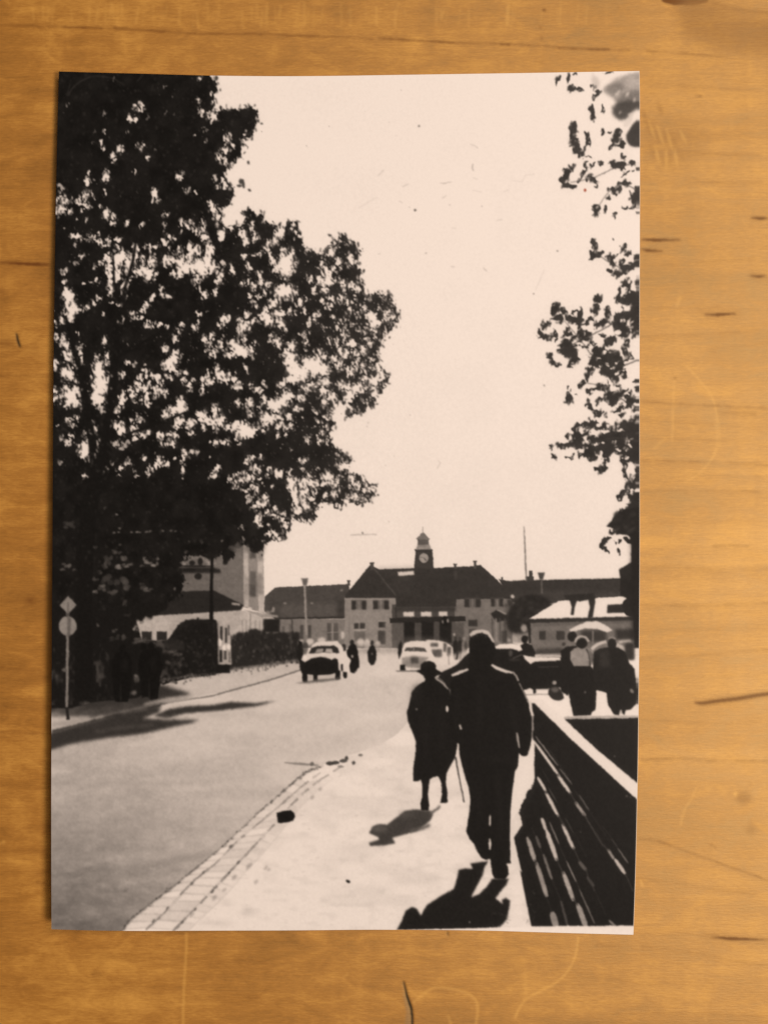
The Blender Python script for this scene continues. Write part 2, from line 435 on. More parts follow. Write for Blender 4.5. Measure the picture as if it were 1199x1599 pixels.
stroke([(830, 976), (985, 970)], 4, .34, alpha=.7, soft=1.5)
for x0_, x1_ in [(841.5, 852), (868, 881)]:
    w_ = part('printed_window', P_KIOSK)
    box(x0_, 985, x1_, 999, .23, w_, soft=.7)
box(852, 985, 868, 999, .4, soft=1, alpha=.6); ell(880, 1006, 3, 3, .25, soft=.8)
poly([(836, 1014), (878, 1011), (878, 1023), (834, 1023)], .2, soft=2, alpha=.8)
stroke([(826, 973), (827, 1005)], 4, .15, soft=.6)
box(960, 982, 990, 998, .2, P_KIOSK, soft=2)
P_DARKT = part('printed_bush', label='dark foliage at the right end of the kiosk roof')
poly([(972, 940), (980, 934), (990, 935), (996, 950), (990, 962), (978, 961), (972, 952)], .14, P_DARKT, smooth=3)
P_UMB = part('printed_sunshade', label='pale open sunshade before the kiosk')
box(906, 984, 946, 1002, .22, P_KIOSK, soft=2)
poly([(888, 983), (905, 975), (916, 970.5), (932, 970), (945, 976), (956, 984), (948, 987.5), (930, 982), (912, 981), (893, 987.5)], .90, P_UMB, soft=.5)
stroke([(925, 985), (925, 1005)], 2.5, .5, soft=.8)

# ---- houses on the left, half behind the trees
P_BLOCK = part('printed_apartment_block', label='tall grey block with a bright striped corner')
poly([(150, 862), (380, 848), (380, 946), (270, 935), (150, 935)], .43, P_BLOCK)
poly([(340, 848), (381, 845), (381, 946), (335, 928)], .46, P_BLOCK, .8, 5)
poly([(380, 845), (411, 840), (413, 958), (380, 948)], .56, P_BLOCK)
stroke([(384, 850), (385, 948)], 7, .74, P_BLOCK, soft=.5); stroke([(406.5, 860), (408.5, 956)], 9, .76, P_BLOCK, soft=.5)
for y0_, y1_, v_ in [(862, 872, .34), (892, 912, .38), (912, 932, .34)]:
    box(390, y0_, 400, y1_, v_, P_BLOCK, soft=1.2)
for y0_, y1_ in [(862, 876), (895, 928)]:
    box(402, y0_, 411, y1_, .5, P_BLOCK, .7, 1.5)
box(380, 846, 412, 862, .4, P_BLOCK, .7, 3)
stroke([(385, 900), (385, 935)], 5, .55, alpha=.6, soft=2)
P_HOUSE = part('printed_house', label='low white house with a dark hipped roof')
poly([(205, 968), (266, 957), (376, 953), (411, 958), (411, 992), (370, 998), (300, 1008), (205, 1004)], .76, P_HOUSE)
poly([(266, 957), (374, 953), (374, 985), (266, 990)], .68, P_HOUSE, .6, 2)
stroke([(391, 958), (391, 990)], 1.6, .55, soft=.4); stroke([(374, 956), (374, 990)], 1.4, .7)
for x_ in (379, 385, 399, 406):
    stroke([(x_, 968), (x_, 990)], 2.4, .56, soft=.6, alpha=.7)
P_HROOF = part('printed_roof', P_HOUSE, 'dark hipped roof of the low house')
poly([(230, 930), (266, 924), (334, 922), (381, 945), (376, 953), (266, 960), (225, 962)], .16, P_HROOF, soft=.4)
stroke([(362, 942.5), (375, 944.5)], 3.5, .66, soft=.7)
poly([(378, 951), (412, 958), (434, 961), (434, 964), (410, 964)], .62, P_HOUSE, soft=.8)
ell(390, 950, 4, 2, .85, soft=.8); ell(427, 952, 2, 4, .6, soft=.8); ell(418, 957, 4, 3, .55, soft=1)
box(411, 966, 437, 988, .14, P_HOUSE, soft=1)
for x0_, x1_ in [(222, 237.5), (245, 261)]:
    w_ = part('printed_window', P_HOUSE)
    box(x0_, 986, x1_, 1000, .17, w_, soft=.6)

# hedge, bushes and the dark gardens
P_HEDGE = part('printed_hedge', label='dark clipped hedge running along the far footpath')
hed = [(360, 997), (380, 990), (400, 985), (412, 990), (430, 988), (448, 990), (468, 990), (471, 1010), (472, 1030), (440, 1036), (400, 1040), (360, 1046), (330, 1052)]
poly(hed, .16, P_HEDGE, soft=1.8)
for i in range(120):
    x_, y_ = rng.uniform(360, 468), rng.uniform(992, 1034)
    ell(x_, y_, 1 + 1.5 * rng.rand(), 2 + 2 * rng.rand(), .10 + .26 * rng.rand(), alpha=.6, soft=.9)
for x_ in np.arange(362, 470, 4.):
    ell(x_ + rng.uniform(-2, 2), np.interp(x_, [360, 380, 400, 412, 470], [997, 990, 985, 990, 991]) + rng.uniform(-2, 2), rng.uniform(2, 5), rng.uniform(1.5, 5), .16, P_HEDGE, soft=1.1)
for x_ in (455, 465, 432):
    stroke([(x_, 1015), (x_, 1036)], 3, .12, soft=.7)
stroke([(453, 975), (455, 1020)], 3.4, .3, alpha=.5, soft=.8)
P_GARDEN = part('printed_garden_shrubs', label='black mass of garden shrubs under the tall tree')
garden = [(70, 930), (150, 930), (205, 950), (215, 975), (222, 1000), (262, 1000), (272, 985), (282, 972), (300, 967), (338, 968), (342, 1000), (343, 1040), (336, 1054), (300, 1058), (260, 1068), (240, 1075), (215, 1090), (150, 1096), (110, 1106), (70, 1106)]
poly(garden, .095, P_GARDEN, soft=.8)
on = region(80, 930, 345, 1100)
n_ = value_noise(on[3] - on[2], on[1] - on[0], 9, 14, 21) * value_noise(on[3] - on[2], on[1] - on[0], 50, 50, 22)
s2 = (slice(on[2], on[3]), slice(on[0], on[1]))
tone[s2] += np.where(part_map[s2] == P_GARDEN, np.clip(n_ - .30, 0, 1) * .42, 0)
for x_, y_, rx_, ry_, v_ in [(265, 1018, 12, 4, .42), (278, 1022, 9, 3, .45), (258, 1008, 8, 3, .35), (270, 1008, 12, 3, .3), (281, 1038, 6, 5, .35), (275, 1050, 4, 8, .3), (256, 1055, 8, 6, .28), (300, 1055, 12, 3, .3), (322, 1050, 8, 2.5, .3), (213, 1060, 5, 8, .35), (208, 1080, 8, 6, .42), (262, 1032, 3, 5, .4), (190, 995, 8, 4, .34), (180, 985, 5, 3, .4), (153, 976, 3, 3, .42), (212, 981, 4.5, 4.5, .62), (215, 1002, 10, 4, .4), (178, 998, 9, 4, .22), (168, 1026, 4, 9, .22), (193, 1028, 5, 10, .19), (142, 1065, 3, 16, .17), (102, 1047, 5, 3, .35), (122, 1043, 5, 2, .25), (118, 1053, 3, 5, .2), (213, 1057, 3, 4, .6), (228, 1000, 6, 4, .4), (240, 1004, 6, 3, .35)]:
    for q in range(5):
        ell(x_ + rng.uniform(-.7, .7) * rx_, y_ + rng.uniform(-.7, .7) * ry_, rx_ * .4, ry_ * .45, v_ * rng.uniform(.7, 1.1), ang=-20, alpha=.6, soft=1.)
stroke([(244, 1063), (300, 1055), (345, 1046), (410, 1040), (468, 1030)], 3.5, .42, alpha=.5, soft=1.4)
for i in range(150):
    t_ = rng.rand()
    x_ = 250 + 220 * t_
    y_ = np.interp(x_, [250, 300, 345, 410, 470], [1068, 1057, 1048, 1041, 1031]) + rng.normal(0, 3)
    ell(x_, y_, rng.uniform(1, 2.4), rng.uniform(1, 2.6), rng.uniform(.15, .6), alpha=.6, soft=.7)
P_SHOW = part('printed_display_case', label='upright glass display case on the far footpath')
poly([(340, 974), (360, 976), (361.5, 1038), (340, 1038)], .70, P_SHOW, soft=.4)
for x0_, y0_, x1_, y1_, v_ in [(344, 978, 348, 1000, .22), (351.5, 980, 355, 1004, .22), (343, 1015, 347.5, 1034, .16), (350, 1016, 354, 1030, .3), (356, 976, 359, 992, .4), (357.5, 1018, 359.5, 1034, .4)]:
    box(x0_, y0_, x1_, y1_, v_, P_SHOW, soft=.7)
for x_, y_, rx_, ry_ in [(343, 1003, 3.2, 6), (350.5, 1011, 3, 4.5), (357.5, 1010, 2.8, 4.5)]:
    ell(x_, y_, rx_, ry_, .95, P_SHOW, soft=.5)
box(334, 1038, 359, 1051, .1, P_SHOW, soft=.8)
P_LBUSH = part('printed_bush', label='dark bush standing left of the display case')
poly([(272, 1000), (276, 985), (285, 975), (297, 968), (325, 968), (340, 972), (341, 1050), (330, 1053), (300, 1052), (285, 1020)], .105, P_LBUSH, soft=1.6)
for i in range(150):
    x_, y_ = rng.uniform(268, 338), rng.uniform(970, 1054)
    if y_ < 1005 - (x_ - 268) * 1.2:
        continue
    ell(x_, y_, rng.uniform(1, 3), rng.uniform(1, 3.4), rng.uniform(.09, .26) if y_ > 1000 else rng.uniform(.09, .17), None, alpha=.55, soft=.9)
for i in range(24):
    t_ = rng.rand()
    ell(np.interp(t_, [0, .4, .8, 1], [270, 284, 300, 338]) + rng.normal(0, 1.5), np.interp(t_, [0, .4, .8, 1], [1000, 977, 969, 969]) + rng.normal(0, 1.5), rng.uniform(1.5, 4), rng.uniform(1.5, 3), .12, P_LBUSH, alpha=.9, soft=.9)
poly([(255, 1000), (270, 998), (288, 1006), (288, 1016), (270, 1015), (258, 1012)], .17, soft=1.5, alpha=.8)

poly([(70, 915), (264, 915), (262, 950), (250, 956), (246, 962), (240, 961), (236, 968), (228, 963), (222, 972), (214, 968), (212, 976), (217, 985), (208, 990), (212, 1003), (70, 1006)], .095, P_GARDEN, soft=1.2)
# two dark figures on the far footpath
for (hx, hy, pts_, lab) in [(236.5, 1009, [(229, 1014), (243, 1012), (251, 1022), (255, 1040), (250, 1060), (247, 1091), (236, 1093), (230, 1088), (222, 1090), (219, 1060), (215, 1040), (220, 1020)], 'black figure standing nearest the display case'),
                            (192, 1012, [(182, 1018), (200, 1018), (207, 1035), (206, 1070), (200, 1096), (180, 1096), (176, 1060), (174, 1035)], 'black figure half lost in the shrubs')]:
    p_ = part('printed_person', label=lab)
    poly(pts_, .07, p_, soft=.8); ell(hx, hy, 5.2, 6.5, .07, p_, soft=.6)
    stroke([(hx - 3, hy + 50), (hx - 3, hy + 82)], [1, 3], .16, alpha=.7, soft=.8)
    ell(hx + 4, hy + 26, 5, 12, .12, alpha=.5, soft=2)
    if hx > 200:
        ell(hx - 12, hy + 1, 5, 6.5, .07, p_, soft=.6)

# ---- vehicles and riders on the road
for x_, y_, rx_, ry_ in [(470, 1003, 4, 5), (484, 1002, 6, 5), (502, 1000, 6, 5), (563, 1003, 6, 6), (573, 1006, 5, 8), (590, 1006, 4, 5), (535, 992, 3, 6)]:
    ell(x_, y_, rx_, ry_, .9, alpha=.8, soft=1.2)
P_FORE = part('printed_forecourt', label='hazy station forecourt at the end of the road')
poly([(556, 1008), (620, 1004), (700, 1002), (700, 1018), (556, 1020)], .5, P_FORE, .45, 3)
ell(653 , 1003, 40, 8, .4, alpha=.5, soft=3)
P_CAR = part('printed_car', label='oncoming two-tone car with a pale roof and dark grille')
poly([(468, 1022), (484, 1018), (487, 1008), (494, 1002.5), (526, 1001), (534, 1008), (541, 1018), (547, 1032), (547, 1048), (540, 1055), (528, 1050), (470, 1040)], .90, P_CAR, soft=.5)
w_ = part('printed_windscreen', P_CAR)
poly([(482, 1021), (486, 1012), (494, 1009), (522, 1008), (528, 1012), (530, 1020), (505, 1019)], .17, w_, soft=.4)
poly([(492, 1020), (494, 1014), (505, 1013), (504, 1019)], .62, w_, soft=.8); poly([(507, 1019), (509, 1013), (519, 1013), (520, 1020)], .72, w_, soft=.8)
w_ = part('printed_bonnet', P_CAR, 'dark rounded front of the oncoming car')
poly([(467, 1029), (470, 1030), (476, 1034), (486, 1028), (500, 1025.5), (510, 1026.5), (518, 1030), (523, 1027.5), (528, 1030), (529, 1049), (515, 1054), (490, 1055), (471, 1051), (468, 1040)], .105, w_, soft=.4)
for c0 in [(472, 1046, 480.5, 1065.5), (488.5, 1050, 496, 1064), (523.5, 1047, 531.5, 1061.5), (535.5, 1049, 542, 1059), (532.5, 1037, 535.5, 1049)]:
    w_ = part('printed_wheel', P_CAR)
    poly([(c0[0], c0[1]), (c0[2], c0[1]), (c0[2], c0[3] - 2), (c0[2] - 2, c0[3]), (c0[0] + 1, c0[3]), (c0[0], c0[3] - 3)], .1, w_, soft=.4)
poly([(460, 1067), (480, 1063), (500, 1060), (530, 1058), (532, 1061), (505, 1065), (480, 1067)], .35, None, .8, 1.2)
poly([(481, 1054), (489, 1054), (489, 1062), (481, 1063)], .75, soft=.6); poly([(497, 1055), (523, 1053), (523, 1058), (497, 1060)], .8, soft=.6)
poly([(466, 1000), (472, 1002), (474, 1022), (469, 1034), (465, 1030)], .12, P_CAR, soft=.8); ell(476, 1012, 5, 10, .2, alpha=.7, soft=1.2); ell(476, 1027, 3.5, 3, .95, soft=.8)
stroke([(536, 1006), (539, 1016)], 5, .2, soft=.8)
P_MOTO = part('printed_motorcyclist', label='dark motorcyclist beside the oncoming car')
poly([(541, 1018), (545, 1009), (551, 1003), (556, 1008), (559, 1017), (561, 1033), (561, 1042), (553, 1051), (547, 1050), (545, 1040), (548, 1030), (542, 1025)], .10, P_MOTO, soft=.5)
ell(549.5, 1003, 3.2, 4.4, .15, P_MOTO, soft=.5); ell(550, 1025, 1.6, 2.5, .7, soft=.5)
P_BIKE = part('printed_cyclist', label='small dark cyclist in the middle of the road')
poly([(573.5, 1018), (577, 1010), (581, 1006), (585, 1010), (588, 1018), (587.5, 1030), (584, 1038), (580, 1039), (577, 1036), (575, 1034)], .12, P_BIKE, soft=.5)
ell(581, 1003.5, 2.6, 4, .2, P_BIKE, soft=.5); ell(581, 1021, 1.2, 2, .45, soft=.5)

P_CARC = part('printed_car', label='row of pale parked cars behind the white saloon')
poly([(658, 1003), (668, 999), (684, 1000), (696, 1003), (706, 1010), (712, 1030), (690, 1040), (664, 1030)], .9, P_CARC, soft=.6)
for x0_, y0_, x1_, y1_ in [(672, 1004, 684, 1010), (674, 1014, 690, 1026), (692, 1004, 697, 1018), (698, 1010, 704, 1024)]:
    box(x0_, y0_, x1_, y1_, .36, P_CARC, soft=1.1)
stroke([(700, 1020), (701, 1038)], 2, .55, soft=.7)
P_CARB = part('printed_car', label='white saloon seen from behind on the right of the road')
poly([(623, 1040), (623, 1022), (628, 1014), (631, 1004), (642, 1001), (660, 1001), (668, 1006), (673, 1018), (680, 1028), (678, 1042), (655, 1046), (630, 1046)], .91, P_CARB, soft=.5)
w_ = part('printed_window', P_CARB)
poly([(631, 1017), (634, 1011), (650, 1010.5), (664, 1012), (667, 1018), (650, 1017)], .3, w_, soft=.7)
stroke([(646, 1011), (646, 1017)], 1.4, .7, soft=.4)
poly([(627, 1027), (645, 1024), (670, 1027), (664, 1032), (655, 1044), (628, 1040)], .58, P_CARB, soft=1.2)
box(641, 1027, 653, 1036, .3, P_CARB, soft=1.4)
w_ = part('printed_wheel', P_CARB)
box(624.5, 1038, 632.5, 1047.5, .1, w_, soft=.5)
stroke([(618, 1048), (640, 1048), (660, 1047)], 2.5, .45, None, soft=.9)
p_ = part('printed_person', label='dark figure beside the white saloon')
poly([(622, 1008), (626, 1000), (628, 1008), (627, 1018), (623, 1030), (621, 1020)], .13, p_, soft=.7)
for k_, (x_, lab_) in enumerate([(711, 'dark bystander left of the tall man'), (718, 'small bystander nearest the tall man'), (725, 'pale bystander just behind the tall man')]):
    p_ = part('printed_person', label=lab_)
    v_ = (.15, .17, .5)[k_]
    poly([(x_ - 4, 1004), (x_, 999), (x_ + 4, 1004), (x_ + 4, 1018), (x_ + 2, 1030), (x_ - 2, 1030), (x_ - 4, 1018)], v_, p_, soft=.8, smooth=2)
    ell(x_, 997, 2.5, 3.2, v_ + .08, p_, soft=.7)
ell(727, 1008, 2, 7, .25, soft=1); ell(709, 991, 1.6, 2.4, .7, soft=.6)
P_GAPR = part('printed_bright_ground', label='bright ground between the parked cars and the tall man')
poly([(702, 1024), (735, 1014), (735, 1035), (700, 1045)], .92, P_GAPR, .7, 2)
stroke([(714, 1018), (713, 1030)], 3, .2, soft=.9)

# ---- the parked car and the people on the right
P_CARD = part('printed_car', label='large dark car with a white roof behind the tall man')
poly([(765, 1015), (772, 1009), (800, 1005), (815, 1010), (830, 1026), (874, 1026), (884, 1034), (886, 1070), (870, 1078), (765, 1078)], .115, P_CARD, soft=.6)
poly([(771, 1010), (780, 1006), (800, 1005), (813, 1008), (817, 1014), (810, 1017), (800, 1013), (772, 1013)], .96, P_CARD, soft=.5)
poly([(816, 1023), (822, 1024), (832, 1026), (874, 1026.5), (875, 1031.5), (834, 1033), (828, 1037), (820, 1030)], .94, P_CARD, soft=.6)
ell(797, 1020, 3, 5, .4, alpha=.7, soft=1); stroke([(800, 1028), (815, 1022)], 1.5, .35, soft=.6); ell(803, 1030, 9, 2, .3, alpha=.5, soft=1)
stroke([(840, 1042), (872, 1041)], 1.5, .24, soft=.8)
p_ = part('printed_person', label='dark figure standing behind the dark car')
ell(819, 998, 5.5, 6.5, .12, p_, soft=.6); poly([(812, 1008), (820, 1003), (830, 1007), (836, 1020), (834, 1026), (822, 1024), (816, 1016)], .13, p_, soft=.6)
stroke([(814, 993), (819, 991), (824, 993)], 2, .5, soft=.5)
# bright yard
P_YARD = part('printed_yard', label='sunlit yard behind the low wall')
poly([(818, 1078), (830, 1076), (870, 1074), (960, 1076), (992, 1085), (995, 1122), (880, 1124), (850, 1118), (833, 1100), (828, 1095)], .975, P_YARD, soft=.5)
box(819, 1072, 870, 1076, .12, soft=1)
ell(826, 1079, 4.5, 4.5, .95, soft=.6); stroke([(834, 1074), (834, 1083)], 4.5, .12, soft=.6); stroke([(818, 1085), (858, 1084)], 1.5, .6, soft=.8)
poly([(856, 1078), (864, 1072), (872, 1074), (878, 1082), (880, 1090), (873, 1094), (863, 1092), (857, 1086)], .17, P_CARD, soft=.7, smooth=3)
ell(866, 1077, 6, 4, .42, alpha=.8, soft=1.2); ell(865, 1066, 3.5, 3, .65, soft=.9)
p_ = part('printed_person', label='dark figure half hidden behind the woman in the pale blouse')
ell(893, 994, 7.5, 8, .13, p_, soft=.6); poly([(875, 1016), (884, 1010), (900, 1008), (900, 1060), (886, 1086), (876, 1080), (872, 1060), (876, 1040)], .12, p_, soft=.7)
P_CARE = part('printed_car', label='pale car roof glinting between the two standing figures')
poly([(922, 1014), (932, 1006), (946, 1001), (965, 1000), (978, 1008), (988, 1006), (990, 1030), (925, 1030)], .5, P_CARE, soft=1)
stroke([(923, 1014), (933, 1006), (946, 1002)], 5, .82, soft=.8, smooth=3); stroke([(962, 1006), (972, 1012), (977, 1018)], 6, .78, soft=.8)
stroke([(966, 1002), (985, 1001)], 4, .8, soft=1); box(975, 1004, 990, 1030, .2, soft=1.5)
p_ = P_BLOUSE = part('printed_person', label='woman in a pale blouse and black skirt beyond the low wall')
poly([(890, 1018), (896, 1012), (908, 1010), (918, 1012), (928, 1020), (932, 1030), (926, 1036), (920, 1041), (896, 1041), (890, 1030)], .60, p_, soft=.6)
stroke([(915, 1013), (919, 1022), (921, 1040)], 2, .2, soft=.4); poly([(918, 1014), (930, 1024), (929, 1034), (921, 1034)], .42, soft=.8)
ell(908, 1005, 9, 8, .12, p_, soft=.5)
stroke([(897, 1003), (901, 996), (908, 993.5), (915, 996), (919, 1002)], 3.5, .72, p_, soft=.5, smooth=4)
poly([(888, 1040), (922, 1040), (929, 1050), (932, 1075), (930, 1108), (924, 1111), (922, 1117), (895, 1118), (890, 1098), (887, 1080), (886, 1055)], .115, p_, soft=.6)
ell(913, 1081, 1.5, 2, .4, soft=.5)
p_ = part('printed_person', label='man in a dark suit at the right edge beyond the low wall')
poly([(925, 1045), (927, 1018), (936, 1013), (946, 1011), (965, 1011), (976, 1018), (982, 1035), (990, 1045), (995, 1080), (994, 1098), (984, 1108), (977, 1109), (974, 1117), (968, 1110), (966, 1117), (958, 1116), (948, 1100), (946, 1082), (930, 1078)], .125, p_, soft=.6)
poly([(934, 1016), (950, 1013), (952, 1040), (936, 1044)], .22, soft=2, alpha=.7)
ell(955, 1005, 7, 9.5, .14, p_, soft=.5); stroke([(949, 998), (954, 995.5), (961, 998)], 2.2, .6, soft=.6, smooth=3)
stroke([(928, 1020), (936, 1015), (944, 1016)], 4, .16, soft=.8)
ell(986, 1079, 2.5, 4, .5, ang=-35, soft=.8); ell(969, 1112, 1.6, 4, .8, soft=.5)
poly([(931, 1078), (946, 1082), (948, 1100), (957, 1116), (925, 1117), (930, 1108)], .97, P_YARD, soft=.6)
ell(938, 1086, 6, 6, .97, P_YARD, soft=.6)
stroke([(880, 1121), (940, 1119.5), (995, 1119)], 3.4, .74, P_YARD, soft=.7)

# ---- low wall, white rail and slatted fence
P_WALL = part('printed_wall', label='black shaded side of the low wall at the right edge')
poly([(878, 1123), (996, 1121), (996, 1226), (931, 1171)], .12, P_WALL, soft=.5)
P_FENCE = part('printed_slatted_fence', label='black slatted fence running towards the viewer')
poly([(829, 1098), (836, 1098), (888, 1150), (994, 1248), (994, 1470), (834, 1470), (801, 1308), (808, 1300), (816, 1288), (811, 1272), (813, 1258), (820, 1246), (823, 1234), (829, 1232), (833, 1226), (834, 1214), (832, 1195), (835, 1165), (831, 1150), (832, 1120)], .115, P_FENCE, soft=.5)
for i in range(26):
    t_ = i / 25.
    ex, ey = np.interp(t_, [0, .3, .55, .75, 1], [836, 822, 811, 815, 803]), 1222 + 84 * t_
    poly([(ex - 3 * rng.rand() - 2, ey + rng.uniform(-4, 1)), (ex + 6, ey - 3), (ex + 6, ey + 4)], .13, P_FENCE, soft=.4)
P_RAIL = part('printed_rail', label='broad white top rail of the slatted fence')
poly([(829, 1091), (846, 1093), (880, 1122), (931, 1170), (996, 1224), (996, 1250), (888, 1151), (836, 1100)], .955, P_RAIL, soft=.5)
slats = [(836, 1161, 870, 1208, 4.2, 5, .86), (872, 1213, 889, 1237, 6, 6, .84), (899, 1254, 912, 1272, 6, 5, .62), (912, 1273, 938, 1316, 3, 2, .26), (949, 1327, 957, 1340, 4, 5, .6), (960, 1343, 975, 1363, 6, 6, .8),
         (838, 1153, 868, 1192, 1.4, 2.4, .6), (875, 1202, 891, 1223, 1.6, 2, .5), (905, 1243, 918, 1263, 1.6, 2, .45), (955, 1311, 963, 1322, 1.4, 1.6, .3), (965, 1326, 979, 1346, 1.8, 2.4, .5),
         (840, 1215, 851, 1234, 4, 6, .84), (853, 1240, 870, 1272, 6, 5, .84), (879, 1290, 894, 1323, 6, 6, .8), (904, 1346, 914, 1358, 6, 6, .36), (917, 1370, 926, 1383, 4, 6, .3),
         (857, 1232, 868, 1251, 1.4, 1.8, .32), (883, 1279, 894, 1299, 1.4, 1.8, .28), (846, 1279, 851.5, 1295, 5.5, 7, .8), (854, 1300, 868, 1340, 7.5, 7, .8),
         (880, 1365, 894, 1403, 8, 7, .7), (902, 1414, 914, 1446, 7, 11, .62), (859, 1287, 871, 1315, 2, 2, .55), (885, 1347, 898, 1374, 2, 2.4, .58), (906, 1393, 926, 1438, 2.4, 2.4, .45),
         (824, 1310, 834, 1342, 7, 7.5, .66), (838.5, 1351, 852, 1396, 7, 8, .62), (862, 1426, 868, 1447, 9, 13, .58), (837, 1307, 843, 1323, 4.5, 5, .36), (849, 1337, 860, 1370, 4, 5, .48), (876, 1410, 886, 1446, 3, 5.5, .3), (951, 1438, 962, 1448, 3, 5, .5)]
for xa, ya, xb, yb, wa, wb, v_ in slats:
    p_ = part('printed_fence_gap', P_FENCE)
    ex_, ey_ = (xb - xa) * .10, (yb - ya) * .10
    stroke(np.stack([np.linspace(xa - ex_, xb + ex_, 7), np.linspace(ya - ey_, yb + ey_, 7)], 1), np.array([.5, .92, 1., 1., 1., .94, .55]) * (wa + wb) * .46, v_, p_, soft=.75)
for xa, ya, xb, yb, w_, v_ in [(857, 1170, 885, 1212, 1.2, .3), (845, 1200, 858, 1222, 1.4, .28), (898, 1236, 920, 1268, 1.2, .28), (922, 1270, 950, 1312, 1.2, .24), (868, 1262, 884, 1296, 1.2, .26), (896, 1300, 916, 1340, 1.2, .24), (872, 1318, 886, 1350, 1.4, .3), (899, 1376, 908, 1396, 1.4, .32), (843, 1325, 850, 1340, 2.4, .3), (861, 1372, 876, 1408, 2., .26), (852, 1398, 862, 1426, 2.4, .26), (926, 1386, 946, 1430, 1.6, .24), (930, 1300, 952, 1330, 1.2, .22), (940, 1290, 956, 1312, 1.2, .26), (830, 1292, 836, 1306, 3, .24)]:
    stroke([(xa, ya), (xb, yb)], [.6, w_, .6], v_, P_FENCE, soft=.6)
for xa, ya, xb, yb in [(870, 1208, 872, 1213), (889, 1237, 900, 1256), (938, 1316, 950, 1328), (976, 1364, 988, 1392), (851, 1234, 853, 1240), (870, 1272, 880, 1290), (894, 1323, 905, 1346), (914, 1358, 928, 1392), (868, 1340, 880, 1365), (894, 1403, 902, 1414), (834, 1342, 838, 1351)]:
    stroke([(xa, ya), (xb, yb)], 1.8, .24, P_FENCE, soft=.8)

# ---- shadows of the walkers, the stone, a stub on the pavement
P_SHL = part('printed_shadow', label='soft shadow of the woman on the bright pavement')
poly([(576, 1301), (582, 1290), (592, 1287), (604, 1288), (618, 1277), (632, 1266), (650, 1264), (672, 1266), (676, 1270), (673, 1280), (664, 1288), (650, 1298), (632, 1303), (613, 1308), (617, 1317), (600, 1320), (578, 1321), (576, 1316), (592, 1311), (590, 1307)], .26, P_SHL, soft=1.4)
stroke([(640, 1298), (660, 1293), (671, 1288)], 5, .36, P_SHL, soft=1.6); stroke([(672, 1270), (682, 1264), (687, 1258)], 4, .42, P_SHL, soft=1.2)
ell(592, 1295, 11, 6, .42, alpha=.55, soft=2.5); ell(640, 1272, 18, 5, .36, alpha=.4, soft=3)
P_SHM = part('printed_shadow', label='long black shadow of the man on the bright pavement')
poly([(734, 1348), (745, 1347), (762, 1344), (756, 1356), (753, 1368), (744, 1384), (735, 1401), (748, 1396), (760, 1384), (768, 1372), (794, 1372), (790, 1382), (780, 1394), (773, 1403), (780, 1408), (785, 1412), (783, 1405), (789, 1402), (796, 1406), (795, 1418), (791, 1436), (782, 1446), (765, 1451), (619, 1453), (628, 1436), (633, 1422), (643, 1416), (651, 1419), (657, 1430), (662, 1420), (668, 1412), (690, 1398), (708, 1388), (713, 1374), (716, 1358), (726, 1356), (738, 1357)], .12, P_SHM, soft=1.)
P_STONE = part('printed_stone', label='black stone lying on the kerb')
poly([(432, 1269), (437, 1268), (445, 1266), (454, 1265), (459, 1269), (461, 1275), (458, 1282), (450, 1284), (440, 1285), (434, 1285)], .085, P_STONE, soft=.5)
P_STUB = part('printed_stub', label='tiny dark stub on the open pavement')
ell(543.5, 1376.5, 3.6, 2.4, .12, P_STUB, ang=25, soft=.4)

# ---- the couple walking away
P_LADY = part('printed_person', label='woman in hat and long dark coat walking away')
poly([(664, 1060), (662, 1064), (652, 1070), (643, 1079), (639, 1098), (635, 1114), (637, 1128), (644, 1143), (649, 1158), (648, 1180), (645, 1200), (645, 1220), (652, 1220), (657, 1217), (659, 1228), (659, 1242), (656, 1254), (657, 1265), (669, 1266), (670, 1257), (668, 1240), (671, 1217), (678, 1213), (684, 1212), (688, 1220), (690, 1240), (687, 1254), (695, 1254), (699, 1252), (698, 1238), (696, 1222), (697, 1208), (703, 1196), (711, 1182), (715, 1160), (712, 1140), (706, 1100), (702, 1078), (694, 1066), (684, 1058)], .105, P_LADY, soft=.5)
poly([(649.5, 1048), (656, 1044.5), (657, 1037), (663, 1032.5), (671, 1032), (678, 1035), (681, 1040), (681, 1045), (688, 1049), (692, 1053), (681, 1055), (677, 1062), (664, 1062), (661, 1055)], .10, P_LADY, soft=.4)
ell(652, 1085, 10, 16, .15, alpha=.5, soft=4)
stroke([(680, 1057), (684, 1062), (692, 1067), (700, 1075)], [3.5, 3, 3], .66, P_LADY, soft=.5)
ell(698, 1107, 2.2, 4.5, .9, soft=.5); ell(650, 1107.5, 1.8, 1.4, .5, soft=.6)
p_ = part('printed_person', label='dark figure bending between the woman and the man')
poly([(684, 1057), (692, 1048), (704, 1043), (714, 1037), (728, 1022), (735, 1018), (738, 1050), (710, 1060), (702, 1078), (694, 1066)], .125, p_, soft=.5)
P_MAN = part('printed_person', label='tall man in a dark suit walking away with a stick')
poly([(733, 1028), (731, 1043), (708, 1052), (703, 1066), (702, 1090), (702, 1130), (703, 1152), (713, 1160), (717, 1182), (722, 1204), (731, 1228), (734, 1248), (732, 1272), (727.5, 1298), (733, 1310), (740, 1318), (746, 1332), (752, 1340), (760, 1343), (765, 1341), (767, 1352), (768, 1364), (772, 1372), (788, 1373), (794, 1366), (793, 1354), (790, 1349), (798, 1348), (796, 1310), (797, 1268), (800, 1235), (804, 1206), (809, 1196), (810, 1176), (815, 1181), (822, 1181), (828, 1172), (830, 1150), (831, 1122), (824, 1096), (814, 1068), (806, 1056), (798, 1050), (782, 1045), (768, 1040), (768, 1028)], .098, P_MAN, soft=.5)
